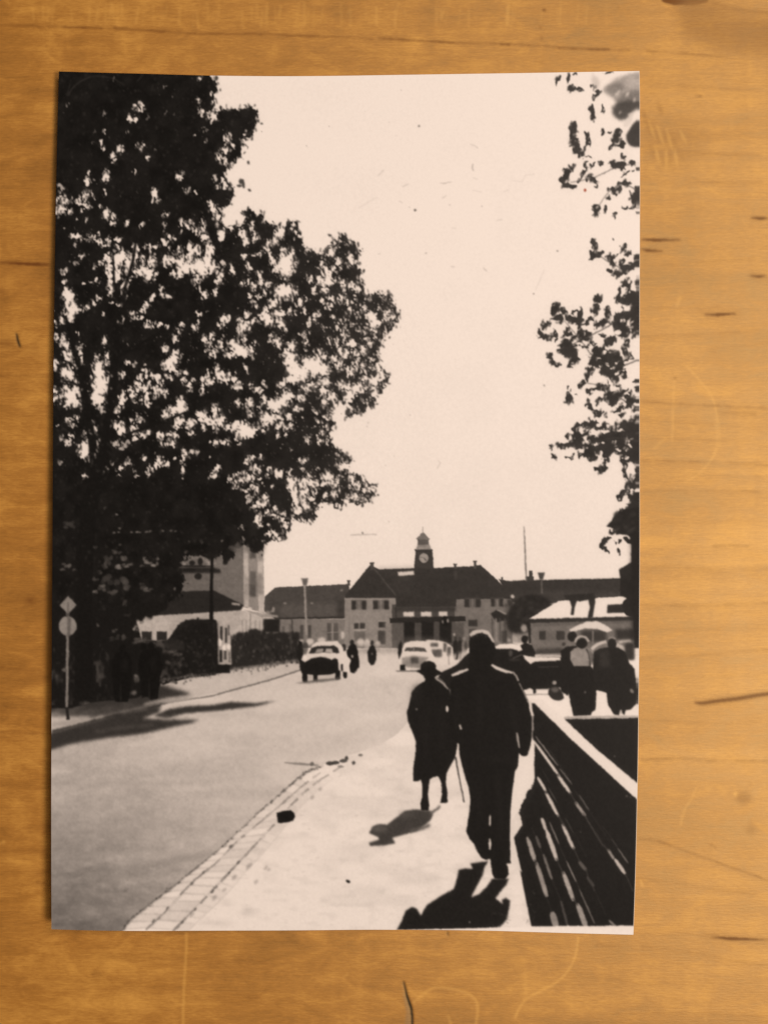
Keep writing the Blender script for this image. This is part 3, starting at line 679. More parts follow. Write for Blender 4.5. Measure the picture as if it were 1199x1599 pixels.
P_HEAD = part('printed_head', P_MAN, 'head of the tall man with hair lit white on top')
poly([(732, 1012), (733, 998), (740, 989), (752, 986), (764, 992), (771, 1004), (773, 1014), (770, 1026), (767, 1036), (735, 1036), (733, 1024)], .10, P_HEAD, soft=.4, smooth=3)
stroke([(734, 993), (740, 988), (750, 985.5), (760, 988), (766, 995), (771, 1003)], [5, 7, 5, 6, 4, 2.5], .82, P_HEAD, soft=.7, smooth=4)
for x_, y_ in [(744, 992), (752, 990), (738, 994), (759, 993)]:
    ell(x_, y_, 2.5, 2, .2, ang=-30, soft=.7, alpha=.8)
stroke([(705, 1055), (717, 1050), (731, 1045)], [3.5, 5, 3], .84, P_MAN, soft=.5)
stroke([(767, 1038), (775, 1043), (788, 1048), (800, 1050.5)], [3, 5, 4.5, 3], .88, P_MAN, soft=.5)
stroke([(800, 1049), (806, 1056), (809, 1063)], 2.8, .7, P_MAN, soft=.4); stroke([(810, 1066), (818, 1082), (825, 1098)], 1.6, .6, P_MAN, soft=.4)
stroke([(827, 1094), (831, 1118)], 4, .9, P_PAVE, soft=.5); stroke([(831, 1118), (832, 1140)], 2.5, .6, soft=.5)
stroke([(806.5, 1144), (808.5, 1156), (810.5, 1168)], [2, 3, 2], .74, soft=.5)
stroke([(718, 1132), (720, 1139)], 3, .85, soft=.4)
poly([(714, 1160), (716.5, 1162), (717, 1178), (722, 1200), (728, 1220), (716, 1200), (711, 1184)], .92, P_PAVE, soft=.4)
ell(765, 1281, 1.7, 9, .85, P_PAVE, soft=.4); ell(764.5, 1318, 2, 9, .85, P_PAVE, soft=.4)
poly([(824, 1180), (830, 1155), (834, 1158), (834, 1195), (834, 1215), (828, 1230), (822, 1236), (814, 1255), (812, 1262), (806, 1275), (800, 1300), (797, 1300), (797, 1268), (800, 1235), (804, 1206), (809, 1196), (810, 1178), (818, 1182)], .95, P_PAVE, soft=.5)
poly([(797, 1285), (806, 1268), (812, 1274), (815, 1288), (802, 1308), (814, 1362), (800, 1350), (797, 1345)], .92, P_PAVE, soft=.6)
for pts_, w_, v_ in [([(747, 1050), (748, 1100), (746, 1150)], 5, .15), ([(790, 1075), (800, 1110), (806, 1150)], 5, .16), ([(716, 1075), (712, 1110), (714, 1140)], 5, .15), ([(775, 1200), (780, 1260), (782, 1320)], 7, .15), ([(742, 1215), (748, 1260), (746, 1300)], 6, .15), ([(735, 1180), (770, 1186), (800, 1180)], 5, .14), ([(668, 1090), (666, 1140), (664, 1200)], 5, .16), ([(688, 1090), (690, 1140), (692, 1180)], 5, .15), ([(652, 1100), (656, 1130), (660, 1160)], 4, .16), ([(661, 1040), (670, 1037), (678, 1040)], 3, .17), ([(752, 1062), (775, 1056), (792, 1062)], 4, .15)]:
    stroke(pts_, [w_ * .4, w_, w_ * .4], v_ + .01, alpha=.45, soft=3.0, smooth=4)
P_CANE = part('printed_walking_stick', P_MAN, 'thin walking stick held at his left')
stroke([(711, 1182), (717, 1216), (724.5, 1253)], [2.6, 2, 1.8], .22, P_CANE, soft=.3)

# ---- the tall tree on the left: a dark crown with the sky showing through
P_TREE = part('printed_tree', label='tall dark tree with sky showing through its leaves')
crown = [(70, 100), (322, 100), (322, 119), (328, 124), (335, 124), (338, 132), (336, 140), (331, 150), (334, 160), (330, 170), (334, 186), (343, 186), (342, 166), (352, 172), (362, 168), (374, 172), (384, 167), (396, 167), (401, 176), (402, 196), (396, 204), (393, 218), (381, 220), (382, 242), (376, 252), (366, 258), (356, 255), (352, 268), (357, 284), (362, 296), (366, 304), (357, 318), (345, 326), (346, 350), (382, 352), (380, 332), (388, 326), (396, 336), (409, 334), (415, 350), (430, 347), (433, 356), (428, 366), (418, 378), (424, 388), (436, 376), (447, 368), (449, 347), (457, 342), (462, 348), (464, 366), (470, 362), (469, 376), (474, 386), (476, 396), (490, 391), (500, 395), (506, 404), (508, 388), (522, 384), (525, 372), (533, 365), (540, 376), (548, 373), (552, 388), (562, 388), (559, 420), (560, 436), (568, 444), (570, 456), (580, 464), (592, 455), (602, 456), (612, 468), (618, 466), (616, 480), (624, 488), (617, 508), (604, 522), (594, 524), (590, 545), (590, 566), (600, 578), (606, 590), (600, 605), (586, 618), (582, 636), (562, 642), (545, 652), (530, 640), (512, 648), (520, 658), (512, 666), (514, 682), (524, 694), (522, 704), (542, 708), (546, 716), (542, 726), (552, 742), (567, 740), (566, 752), (586, 756), (574, 764), (590, 772), (568, 786), (562, 792), (546, 784), (534, 788), (526, 796), (516, 786), (498, 786), (492, 800), (488, 812), (464, 810), (452, 806), (451, 826), (446, 840), (436, 844), (424, 846), (412, 846), (408, 862), (400, 862), (394, 850), (372, 852), (362, 872), (356, 878), (345, 862), (330, 872), (300, 868), (290, 876), (283, 892), (290, 915), (284, 935), (266, 938), (262, 956), (240, 958), (216, 962), (200, 972), (70, 985)]
gaps = [(221,166,4,8,-12),(213,168,3.2,7,-25),(204,184,3.2,4.5,-20),(211,186,4,5),(106,165,3.2,4,0,.5),(164,178,2,4,0,.5),(258,135,2,3.2,0,.7),(165,206,2,4),(158,222,2.4,5.5,-15),(163,234,2,4,-20),(176,242,3.4,5),(179,252,2.4,3.5),(189,232,5,6),(199,207,1.8,3.2,0,.6),(221,229,5,5),(231,245,2.2,4,-10),(211,270,2.4,5,-15),(167,276,4.4,8),(166,264,1.6,3),(138,273,3.2,5),(137,283,4.6,5),(147,283,2,2,0,.5),(96,294,3.5,6,-20,.7),(133,297,2.2,3),(164,299,2.2,4),(178,124,2,3,0,.4),(271,148,1.5,2,0,.3),(261,177,2.5,3,0,.35),(272,178,2,2,0,.25),(232,185,2,4,-20,.3),(148,205,2,3,0,.3),(145,223,2,2,0,.35),(244,233,2,3,0,.3),
(311,123,1.6,3),(310,155,2,4.5,-10),(315,174,3,6,-20),(325,181,2.5,7,-12),(333,183,3,8),(305,211,1.6,3),(321,203,2.4,3,0,.4),(321,218,2,4,-15,.7),(354,215,5,8),(362,212,2,6,-10),(365,228,2.5,5,-20),(384,208,2,4),(353,237,4,4.5),(344,245,2.5,7),(351,250,3,7,-15),(282,276,5,7.5),(336,278,3,4,0,.8),(346,282,3,5),(353,290,3,7),(340,293,2,5),(295,298,3,4),(306,299,2.6,3),(328,176,2,5,0,.7),(286,295,2,3,0,.5),
(101,312,7,8,-35),(95,325,7,7.5),(89,312,2,4),(91,333,3,3),(111,330,2,5,-10),(122,314,4,6,-30),(133,308,6,7,-35),(135,322,7,3,32),(144,305,2,4.5,-25),(128,328,2,4,-20),(121,340,2,2.5),(134,343,2.4,3.4),(155,320,1.6,2.2),(166,336,4.8,8,-10),(177,337,2.6,4),(177,348,3,4),(199,348,2.4,4.4),(221,352,2,5.5,-8),(242,305,3,9),(248,315,2.2,3),(256,336,2.2,3.2),(262,335,2,4),(258,353,2,6,0,.7),(265,370,2,5),(274,375,2,3.2),(100,357,2,2.2,0,.6),(113,368,4,4),(122,369,8,3.6,8),(129,371,4,4.4),(117,381,3,4,-20,.7),(143,369,4.6,6,-35),(155,364,2.4,4),(155,378,6,4.6,30),(163,383,4,4),(170,377,2.6,6),(184,374,5,3),(128,401,5,4,30),(158,409,3,4),(165,404,4.6,5),(149,418,1.8,2.6),(171,405,3,10),(171,425,4.8,18),(173,445,3.6,15),(172,452,4.6,8),(183,385,3,5),(187,402,8.4,14),(186,412,6,12),(183,430,3.6,10),(202,410,6.4,14),(200,425,5.4,8),(204,432,3,3),(213,390,5,12),(213,402,3.6,8),(226,386,2.4,4),(223,402,4,5),(225,410,5,5),(236,388,3,5),(237,407,4.6,10),(243,385,3,4),(222,425,7.6,8),(231,428,7.6,8),(215,422,3,5),(233,434,4,5),(255,382,4,5),(265,389,2.4,3),(262,406,4,8),(259,412,3,6),(270,405,5,5),(278,392,4,6),(277,410,4,10),(270,427,5,4),(245,432,2,5),(252,452,4,5),(255,461,3,5),(264,463,5.4,3.6,20),(101,425,3.6,6,-15),(102,441,2,3),(130,444,2,2),(142,441,2,2),(152,438,3,3.4),(195,445,6,6),(195,463,4,5),(108,460,9,11),(155,465,2.6,5,-15),(238,462,4.6,4),(97,385,2,2,0,.5),(112,396,2,3,0,.5),(119,412,2,5,0,.5),(110,408,2,2,0,.4),
(333,325,5,10,-15),(340,340,3.6,8),(339,350,2.4,5),(345,370,4.4,8),(362,332,12,12),(356,343,10,8),(370,345,10,6),(358,357,3,6),(349,362,3,6),(378,365,4,8),(384,375,6,5.5),(394,350,2.8,10),(397,370,2.8,8),(285,347,3.6,7,20),(292,353,3.6,6),(299,345,3,5),(283,362,2,5),(306,360,2.8,6),(318,350,2.8,10),(315,362,5,5),(320,370,5,6),(266,370,2,4),(255,378,4,5),(244,385,4,4),(327,393,7,17),(325,410,9,12),(331,416,8,8),(296,385,4,6),(303,392,5,5),(311,390,5,8),(296,402,5,8),(285,404,6,6),(283,416,6,12),(292,420,7,11),(303,420,8,10),(312,415,8,12),(307,435,6.4,8),(320,425,8,7),(281,428,5,6),(259,405,4,6),(343,430,5,8),(340,438,5,5),(312,450,2.8,8,-15),(319,460,2.8,6,-20),(336,456,2.8,4),(363,418,2.8,8,-20),(367,426,2.6,3.4),(350,410,3,5,0,.8),(383,400,4,3.6),(396,398,6,3.6),(407,400,3,4.4),(388,415,2.6,7,-12),(391,422,2,4),(418,385,5,9),(425,405,3.6,13,-20),(432,420,6,7),(406,430,3.6,6,-15),(408,440,3.6,4.4),(387,440,3,4),(396,446,3.8,6),(379,446,3,4),(420,443,5,5),(391,463,3.5,4),(405,464,3.5,4),(412,456,3,5),(427,474,6.4,7),(437,457,5,9),(310,490,3.6,4),(352,497,6,4),(400,475,2,4),(414,482,4,6),(418,496,7,8),(433,490,6,6),(385,492,3,3),(371,480,2,2,0,.5),(326,486,1.6,2,0,.5),
(447,412,14,19),(446,456,17,12),(440,396,4.6,8),(455,396,5.4,8),(457,355,2.6,6),(463,365,2.6,5),(500,414,2.8,5),(510,426,6,10),(512,440,10,7),(500,438,5,7.5),(519,394,7,8),(527,408,3.6,6),(522,418,3.6,6),(549,403,5,4.6),(553,407,3,4),(548,444,6,4.6),(533,438,6,4.6),(537,449,3.6,6),(556,452,5,5.4),(491,453,3,6),(479,435,2.2,5.4),(487,438,2.4,5.4),(509,453,4,4),(503,469,4,5),(516,477,5,5),(512,482,4,3.6),(532,464,2.8,4),(517,464,2.6,4),(543,473,2.6,4.4),(549,487,3.6,7),(519,495,1.8,3),(548,508,2.8,3),(539,513,2,3),(569,483,4,5),(580,495,9,8),(583,505,8,6),(590,505,4,4),(580,515,2.8,5),(586,515,2.8,4),(603,496,4.6,7),(613,490,4.4,6),(590,482,3,4),(607,487,3,4),(563,476,2,3.4),(452,488,3.6,6),(436,490,7,5),(462,490,1.8,3),(468,473,5,8),(475,487,2.6,6),(477,470,2.6,4),(495,492,6,3.6),(492,500,3,4),(484,498,2.8,4),(481,506,2.6,5),(477,520,3.4,6),(440,508,7,6),(435,502,5,5),(445,514,3,4),
(455,540,6,10,20),(450,555,8,6),(454,566,10,10),(487,570,20,14),(472,580,22,12),(500,577,15,11),(500,548,3.6,6),(507,556,4,5),(521,560,5.4,6),(530,570,4.6,8),(545,580,5,8),(461,592,11,7),(482,603,12,6),(505,597,10,6),(536,602,12,6),(560,607,15,8),(545,617,10,9),(520,622,8,8),(506,627,5,6),(532,640,15,10),(445,620,10,11),(435,625,6,8),(470,620,7,8),(465,640,6,5),(450,650,4.6,5),(436,640,5,7),(581,597,12,9),(586,611,8,8),(572,592,5,8),(515,535,3.6,3.6),(527,535,4,5),(538,523,4,6,-15),(550,537,6.4,6),(533,548,5,5.4),(544,551,5,5),(537,558,6,5),(556,552,4.6,6),(568,547,3.4,8),(572,529,4,4),(577,537,3.6,5),(560,561,3.6,4),(555,572,3.6,6),(567,570,4,4),(578,562,5,3.6),(478,533,2.6,4),(435,535,6,8),(446,548,2.8,4),(494,646,3,4),(507,651,3,3),(496,658,2,3),(436,664,5,6),(450,665,5,4),(447,677,2,3),(479,684,3.4,4.6),(497,687,2.6,6),(504,675,3.6,5),(433,683,2,3),(510,690,2.6,5),(459,670,2,2),(597,586,7,8),(520,650,10,6),(505,610,9,6),(592,624,6,8),(540,636,8,8),(500,560,6,5),(440,600,6,7),(590,575,6,7),
(113,483,9,14),(119,484,11,6),(112,497,5,6),(97,500,3.6,5),(86,485,2,3),(87,505,2,4),(87,527,3.4,7,-10),(98,525,3,6),(102,538,6,8,-15),(109,557,8,10,-20),(117,570,3,6,-25),(107,585,10,10,30),(117,597,2.8,4),(112,615,14,12),(113,630,14,9),(86,569,4,10),(85,615,3,12),(125,548,2,8,-5),(129,562,2,7,-25),(128,540,4,3,0,.7),(122,520,2.2,2.6),(146,473,2,5,-30),(138,480,3,4,-20),(162,490,2,4),(173,473,2,2),(185,476,2.6,3),(163,533,3.6,6,-15),(153,564,6,7),(154,580,9,15),(157,600,14,18),(154,620,9,14),(168,565,3,6),(168,555,3.6,4),(158,639,5,6,0,.8),(189,502,4,5),(195,459,5,5),(207,492,3,5,15),(219,496,4,4),(228,478,3.8,9,25),(236,466,4.6,5,20),(222,484,3,4),(229,507,3,4),(238,508,2,4.6,-20),(250,507,5,4),(261,511,2.5,4),(272,528,5,4.6),(278,518,2,5),(259,546,4,5,10),(200,566,4,4),(210,569,3.4,3,0,.7),(226,567,2,2,0,.8),(191,584,2.8,5),(268,566,14,8,-38),(275,556,8,9),(258,572,6,6),(270,577,5,5),(226,580,5,4),(219,590,3.6,7,-10),(230,590,2.8,4),(232,600,6,6),(226,608,5,6),(245,589,4.4,8,-40),(252,598,5,5),(248,610,10,6,15),(257,613,5,5),(264,588,4,4,0,.8),(216,605,5,6),(202,608,4,4),(206,616,5,5.4),(241,618,2.6,5,-20),(230,629,5.4,6),(230,620,4,6),(220,623,2,3),(191,624,4.6,12,10),(186,641,4.6,7),(210,628,6,1.8,38),(270,641,12,7,-20),(262,646,8,6),(281,634,6,10),
(285,508,4,4),(308,505,2,4),(303,511,3,6,-30),(265,588,6,3.6),(275,583,4,4),(291,583,3,3.6),(287,595,4,4),(297,601,4,6),(303,594,2.6,3),(320,532,5,4,40),(325,537,5,5),(330,526,3.6,5.4),(343,538,6,6),(345,545,5,4),(333,550,6,6),(325,547,3,3),(352,555,3.6,4,0,.8),(350,503,6,4.6,-40),(356,497,3.6,5),(342,508,3,3),(364,540,8,8,30),(371,546,12,9,30),(381,549,12,8),(389,549,8,7),(394,554,5,3.4),(362,553,5,5),(373,555,9,3.6),(381,530,5,5),(398,535,3.2,4),(377,513,6,10,15),(375,500,4,4),(386,505,6,6),(389,509,3.6,8),(399,501,5,6),(412,494,7,9),(420,502,6,8),(440,505,5,8),(423,529,2.8,7.4),(433,532,4.6,7.6),(384,576,4,4.6),(369,581,2,3.2),(372,602,7,6),(363,606,4,2.6),(392,600,3,4),(411,598,3,4),(405,610,4.6,3),(340,580,5,8),(345,588,10,7),(353,591,9,7),(364,593,5,5),(321,590,5,9,20),(328,593,6,7),(318,602,3,4),(316,612,4,6,30),(453,572,8,14),(457,560,8,12),(450,592,6,6),(282,628,4,8),(286,634,4.6,8),(292,638,3.6,5),(275,641,8,7,-20),(263,652,8,5,-20),(312,648,8,5,15),(315,656,4.6,5),(322,645,4,4),(335,637,5,7),(338,650,4.6,9),(330,660,9,5),(325,656,6,7),(345,657,4.6,8,10),(372,630,4.6,5,-30),(388,632,4.6,10),(392,643,3.6,6),(411,622,3.6,5),(412,629,2,5),(430,632,12,9),(440,627,10,8),(450,616,8,8),(416,651,8,9),(415,660,8,5),(425,656,8,6),(436,652,8,5),(380,670,14,11),(370,661,5,6),(386,673,13,9),(376,680,8,7),(299,660,7,5),(295,666,6,4.6),(286,658,5,5),(273,665,4.6,3.6),(318,666,2.8,6),(336,671,5,5.4),(348,663,4.6,5),(356,666,4.6,6),(363,669,4,5),(405,668,8,4),(440,662,5,4),(398,674,4,4),(412,674,3,3),(445,668,4,3),
(107,657,5,5,-30),(115,665,5,4),(120,652,3,5),(91,665,2,1.6),(98,685,4,5,0,.7),(112,680,4,3),(108,692,5,4,-20,.9),(146,660,2.6,4),(148,672,3.6,6,-15),(132,677,3,4),(137,699,13,12),(132,706,9,10),(146,693,5.4,8),(144,718,5,5),(130,714,4,3),(95,722,4,4,0,.55),(133,743,4.4,2,-10),(187,663,8,6),(190,671,5.4,7),(183,665,6,4),(216,655,5,7,15),(204,656,2.6,4),(208,671,6,6.4,-10),(213,685,5,3.6),(224,678,5,4.6),(231,675,3.6,5),(180,692,5,4,0,.75),(199,693,6,5,-20,.7),(191,700,5,3,0,.65),(169,711,2,2),(172,700,2.4,2,0,.7),(175,723,3.2,2.6,0,.8),(168,731,4,4),(189,731,5,4.4),(201,723,5,4),(187,743,3,1.2),(214,742,2.4,1.2),(211,733,2,4,0,.5),(225,716,3.6,4),(235,732,4,5,20),(232,738,4,2.6),(250,726,10,3.6,-10),(249,718,5,4),(261,724,5,3,-15),(250,680,6,5),(250,687,3.6,4),(275,665,5,5,-20),(278,655,5,5),(269,693,9,4),(252,693,3,3),(275,680,4,4),(274,715,2.6,4),(208,753,1.6,1.2,0,.6),(242,706,2,1.4,0,.7),(263,678,4,3),
(268,679,4,4),(300,677,5,4),(288,709,5,7),(287,718,2.8,3.4),(262,725,4,5),(300,705,4,4,0,.9),(308,706,3,4,0,.8),(287,733,2,4),(286,746,2,2,0,.7),(330,690,3,3.4),(337,691,4,4),(353,690,4.4,4.4),(375,693,2.6,3.4),(328,712,1.8,1.8),(333,745,5,5),(335,737,4,5),(340,732,4,5),(388,717,5,5,-20),(396,714,3.6,4),(383,723,3,2),(407,714,3,5),(397,731,5,7),(404,735,2.6,4),(381,738,6,5),(376,751,8,5),(386,748,8,5),(394,745,5,4),(366,743,4,3.6),(360,749,4,3.4),(370,761,4.6,2.6),(383,765,4,4.6),(394,762,6,4.6),(400,766,3,4),(390,776,5,4,0,.8),(388,784,3,3,0,.8),(435,738,6,7),(420,730,3,4.4),(417,742,3,3.6),(404,747,3,2),(412,758,2,2,0,.8),(425,760,2,2),(414,780,7,8),(408,787,7,4),(400,791,5,3.6),(430,793,4,4),(417,800,3.6,3),(404,810,4.6,8),(407,819,2.6,4),(427,805,3,3),(433,808,2.6,3),(443,800,3,4),(440,812,3,5),(421,822,3,3.4),(424,832,8,4.6,20),(432,836,4,5),(438,841,4,3.6),(380,842,2,4,0,.5),(378,825,5,2,20,.5),(446,820,4,5),
(454,737,3,5),(472,720,5.4,4),(473,733,3.4,4),(480,686,3.4,5),(456,755,8,10),(460,770,7,12),(463,786,5,10),(466,797,8,7),(475,755,8,7),(473,776,7,12),(478,791,6,7),(477,765,6,8),(490,755,6,5.4),(483,742,4,4),(496,733,3,3),(511,745,8,6),(515,753,5.4,8),(505,755,5,4),(528,745,4,4.4),(525,753,3.6,4),(531,732,4,4),(540,727,6,4.6),(548,746,4.6,8),(545,760,2.8,4),(552,775,8,5),(565,780,6,3.6),(522,770,6,5),(508,776,4.2,4.6),(488,779,4,4),(489,770,3,3),(495,767,2.8,3),(540,781,5,4.6),(526,790,3,3),(505,790,8,4),(558,760,5,6),(572,766,6,4)]
a_, b_, c_, d_ = region(70, 100, 640, 940)
a_L, c_L = a_, c_
inside = gauss(poly_mask(crown, a_, b_, c_, d_).astype(np.float32), 3.6 * SS)
inside = warp(inside, [(5., 9.), (3., 4.), (1.2, 2.2)], 201)
nz = leaf_noise(a_, b_, c_, d_, 31, .25, 5.)
nz2 = leaf_noise(a_, b_, c_, d_, 41, .15, 3.0)
nz3 = leaf_noise(a_, b_, c_, d_, 45, .3, 4.2)
F, S = blob_field(gaps, a_, b_, c_, d_)
F = warp(F, [(2.6, 6.), (2.4, 3.4), (1.2, 2.)], 211)
Xg = ((np.arange(a_, b_) + .5) / SS + X0)[None]
Yg = ((np.arange(c_, d_) + .5) / SS + Y0)[:, None]
outer = (.5 - inside) * 2.0
fr = np.clip((Xg - 330) / 260, 0, 1)                             # the crown thins out towards the road
f_in = np.minimum(F, .62) + .26 * nz + .40 * nz2 + .34 * nz3 + .06
f_out = outer + (.34 + .22 * fr) * nz + .45 * nz2 + .4 * nz3 - .06
light_in = np.clip(f_in * 2.6 + .38, 0, 1) * np.where(S < 1, S, 1)
light_out = np.clip(f_out * 2.3 + .5, 0, 1)
clump = value_noise(d_ - c_, b_ - a_, 24 * SS, 20 * SS, 55)
spk = leaf_noise(a_, b_, c_, d_, 51, .25, 4.0) * 1.5 - (1.16 - .62 * fr - .10 * np.exp(-((Yg - 640) / 240) ** 2)) + .7 * (clump - .5)
spk = np.clip(spk * 2.2, 0, .92) * np.clip((750 - Yg) / 60 + fr * 2.2, 0, 1) * np.clip(.35 + 2.2 * fr + np.clip((Yg - 300) / 200, 0, .4), 0, 1)
light = np.maximum(np.maximum(light_in, light_out), spk)
dark = .095 + .085 * fr + .05 * (value_noise(d_ - c_, b_ - a_, 26, 26, 61) - .5)
under = tone[c_:d_, a_:b_]
back = under
tone[c_:d_, a_:b_] = dark + (back - dark) * light
part_map[c_:d_, a_:b_][light < .45] = P_TREE
# stems and limbs
P_TRUNK = part('printed_trunk', P_TREE)
for pts_, w_ in [([(132, 1092), (131, 960), (133, 870), (140, 800), (152, 745)], [30, 28, 28, 24, 22]),
                 ([(158, 760), (166, 700), (172, 640), (177, 590), (182, 540), (190, 490), (198, 452)], [24, 20, 15, 12, 10, 7, 4]),
                 ([(150, 760), (146, 700), (138, 655), (131, 610), (125, 575), (114, 535), (104, 500)], [18, 14, 12, 11, 9, 7, 5]),
                 ([(176, 372), (178, 420), (180, 462)], [2, 3, 4]), ([(213, 376), (206, 415), (194, 455), (190, 490)], [3, 5, 5, 6]),
                 ([(178, 560), (215, 540), (250, 520)], [8, 6, 4]), ([(172, 690), (225, 668), (270, 652), (330, 628)], [5, 4, 4, 2]), ([(122, 575), (108, 567), (96, 561)], [3, 3.5, 3]), ([(124, 602), (108, 596), (92, 594)], [3, 4, 4])]:
    stroke(pts_, w_, .085, P_TRUNK, soft=.7, smooth=5)
# glints of wall seen through the lowest leaves
for x_, y_, rx_, ry_, v_ in [(107, 820, 9, 5, .28), (114, 820, 6, 6, .24), (104, 883, 8, 4, .5), (98, 888, 5, 3, .35), (116, 890, 3, 2, .4), (183, 803, 2.4, 1.4, .7), (187, 825, 2.4, 1.2, .6), (179, 832, 3, 1.2, .55), (186, 831, 2.4, 1, .5), (206, 831, 3, 1.2, .5), (217, 830.5, 5, 1.2, .6), (232, 830, 6, 1.2, .5), (254, 829, 3, 1.2, .5), (268, 829, 3, 1.6, .5), (275, 829, 2, 1.6, .5), (188, 851, 2, 2, .4), (164, 794, 2.4, 3, .28), (150, 855, 4, 3, .25), (183, 862, 8, 4, .32), (194, 872, 7, 5, .42), (184, 885, 8, 4, .6), (196, 883, 8, 3, .5), (206, 881, 5, 2.4, .42), (170, 875, 7, 7, .34), (164, 885, 5, 6, .32), (158, 894, 5, 3, .3), (150, 903, 5, 4, .28), (170, 905, 12, 8, .28), (190, 910, 12, 10, .3), (198, 918, 8, 6, .3), (160, 918, 8, 5, .38), (150, 924, 5, 3, .5), (176, 925, 10, 5, .3), (232, 878, 7, 4, .55), (242, 881, 6, 4, .6), (246, 873, 3, 3, .5), (227, 872, 3, 3, .5), (222, 884, 4, 2, .36), (225, 918, 6, 5, .28), (232, 921, 9, 3, .42), (222, 912, 4, 3, .26), (272, 919, 3, 3, .45), (195, 942, 3, 5, .3), (290, 880, 9, 3, .62), (297, 876, 8, 4, .5), (306, 872, 8, 4, .5), (320, 874, 8, 5, .6), (325, 880, 5, 4, .7), (312, 882, 6, 3, .5), (338, 880, 6, 4, .5), (284, 886, 4, 2, .65), (291, 862, 4, 3, .3), (315, 846, 3, 4, .25), (360, 855, 5, 5, .3), (370, 855, 8, 8, .34), (381, 842, 2, 3, .6), (295, 846, 2, 1.5, .35), (347, 845, 1.5, 1.5, .55)]:
    for q in range(6):
        ell(x_ + rng.uniform(-.7, .7) * rx_, y_ + rng.uniform(-.7, .7) * ry_, max(.9, rx_ * .42), max(.8, ry_ * .5), v_ * rng.uniform(.75, 1.12), ang=rng.uniform(-35, 10), alpha=.62, soft=.7)
ell(169, 917, 3, 4, .12, soft=.8); ell(184, 917, 3.2, 4.4, .12, soft=.8)
for x_, y_, rx_, ry_ in [(300, 879, 5, 4), (313, 877, 4, 6), (240, 874, 4, 3), (305, 884, 30, 1.5), (355, 868, 6, 9), (352, 878, 4, 4), (335, 866, 8, 6), (310, 900, 6, 5), (296, 890, 10, 2.5), (246, 905, 6, 14), (398, 846, 9, 10), (405, 852, 5, 9), (398, 858, 8, 6)]:
    ell(x_, y_, rx_, ry_, .11, P_TREE, soft=.9, alpha=.9)
poly([(262, 886), (330, 886), (345, 889), (345, 895), (262, 895)], .11, soft=1.2, alpha=.85)
P_POST = part('printed_post', label='dark slim post rising beside the display case')
stroke([(331.5, 872), (330.5, 920), (330.5, 970)], [4.5, 5, 6], .09, P_POST, soft=.4)
# loose leaves
for x_, y_, rx_, ry_, an_ in [(388, 254, 2, 3.4, -20), (408.5, 193, 1.8, 1.6, 0), (338, 122, 3, 4, 0), (376, 283, 3, 4, 0), (380, 287, 2.4, 8, -10), (374, 290, 4, 2.4, 0), (390, 297, 3, 2, 30), (515, 367.5, 3, 2, 30), (608, 527, 1.6, 2, 0), (534, 394, 1.5, 3, 0), (583, 757, 7, 1.6, -5), (577, 775, 8, 1.4, -20), (590, 773, 2, 1.4, 0), (566, 789, 2, 3.4, 0), (490, 808, 2, 3, 20), (600, 580, 2, 4, -10), (603, 594, 3, 4, 20), (585, 583, 4, 6, 10), (574, 598, 2.6, 6, 10), (593, 607, 5, 1.4, -10), (518, 632, 3, 5, -20), (543, 643, 4, 6, 20), (562, 638, 4, 5, -10), (565, 618, 6, 4, -10), (578, 612, 8, 2.4, -25), (537, 615, 5, 4, 0), (513, 605, 5, 3, -30), (495, 612, 4, 5, 0), (470, 598, 4, 4, 0), (447, 585, 5, 4, 0), (467, 614, 4, 3, 0), (455, 633, 3, 5, 0), (445, 641, 4, 5, 0), (469, 632, 3, 5, 0), (520, 600, 3, 4, 0), (450, 571, 2, 2, 0), (461, 562, 1.6, 3, 0), (448, 604, 3, 3, 0), (485, 606, 3, 3, 0), (522, 583, 3, 5, 10), (536, 590, 5, 3, 10), (549, 592, 4, 5, 20), (468, 788, 3, 3, 0), (483, 797, 5, 3, 0), (466, 772, 2.4, 4, 0), (464, 754, 2.6, 2.4, 0), (485, 806, 2.4, 3.4, -20), (512, 751, 2, 1.4, 0)]:
    ell(x_, y_, rx_, ry_, .20, P_TREE, ang=an_, alpha=.9, soft=.7)
stroke([(508, 398), (508, 389), (514, 384), (522, 382)], 1.8, .3, P_TREE, soft=.6, smooth=4)

for x_, y_, rx_, ry_, v_ in [(190, 995, 8, 4, .36), (180, 985, 5, 3, .42), (153, 976, 3, 3, .45), (212, 981, 4.5, 4.5, .66), (216, 1000, 10, 4, .42), (178, 998, 9, 4, .24), (222, 972, 4, 3, .55), (232, 966, 4, 2, .5), (200, 960, 6, 4, .2), (160, 950, 6, 5, .17), (196, 940, 3, 3, .3)]:
    for q in range(6):
        ell(x_ + rng.uniform(-.7, .7) * rx_, y_ + rng.uniform(-.7, .7) * ry_, rx_ * .4, ry_ * .45, v_ * rng.uniform(.7, 1.1), ang=-20, alpha=.6, soft=.9)
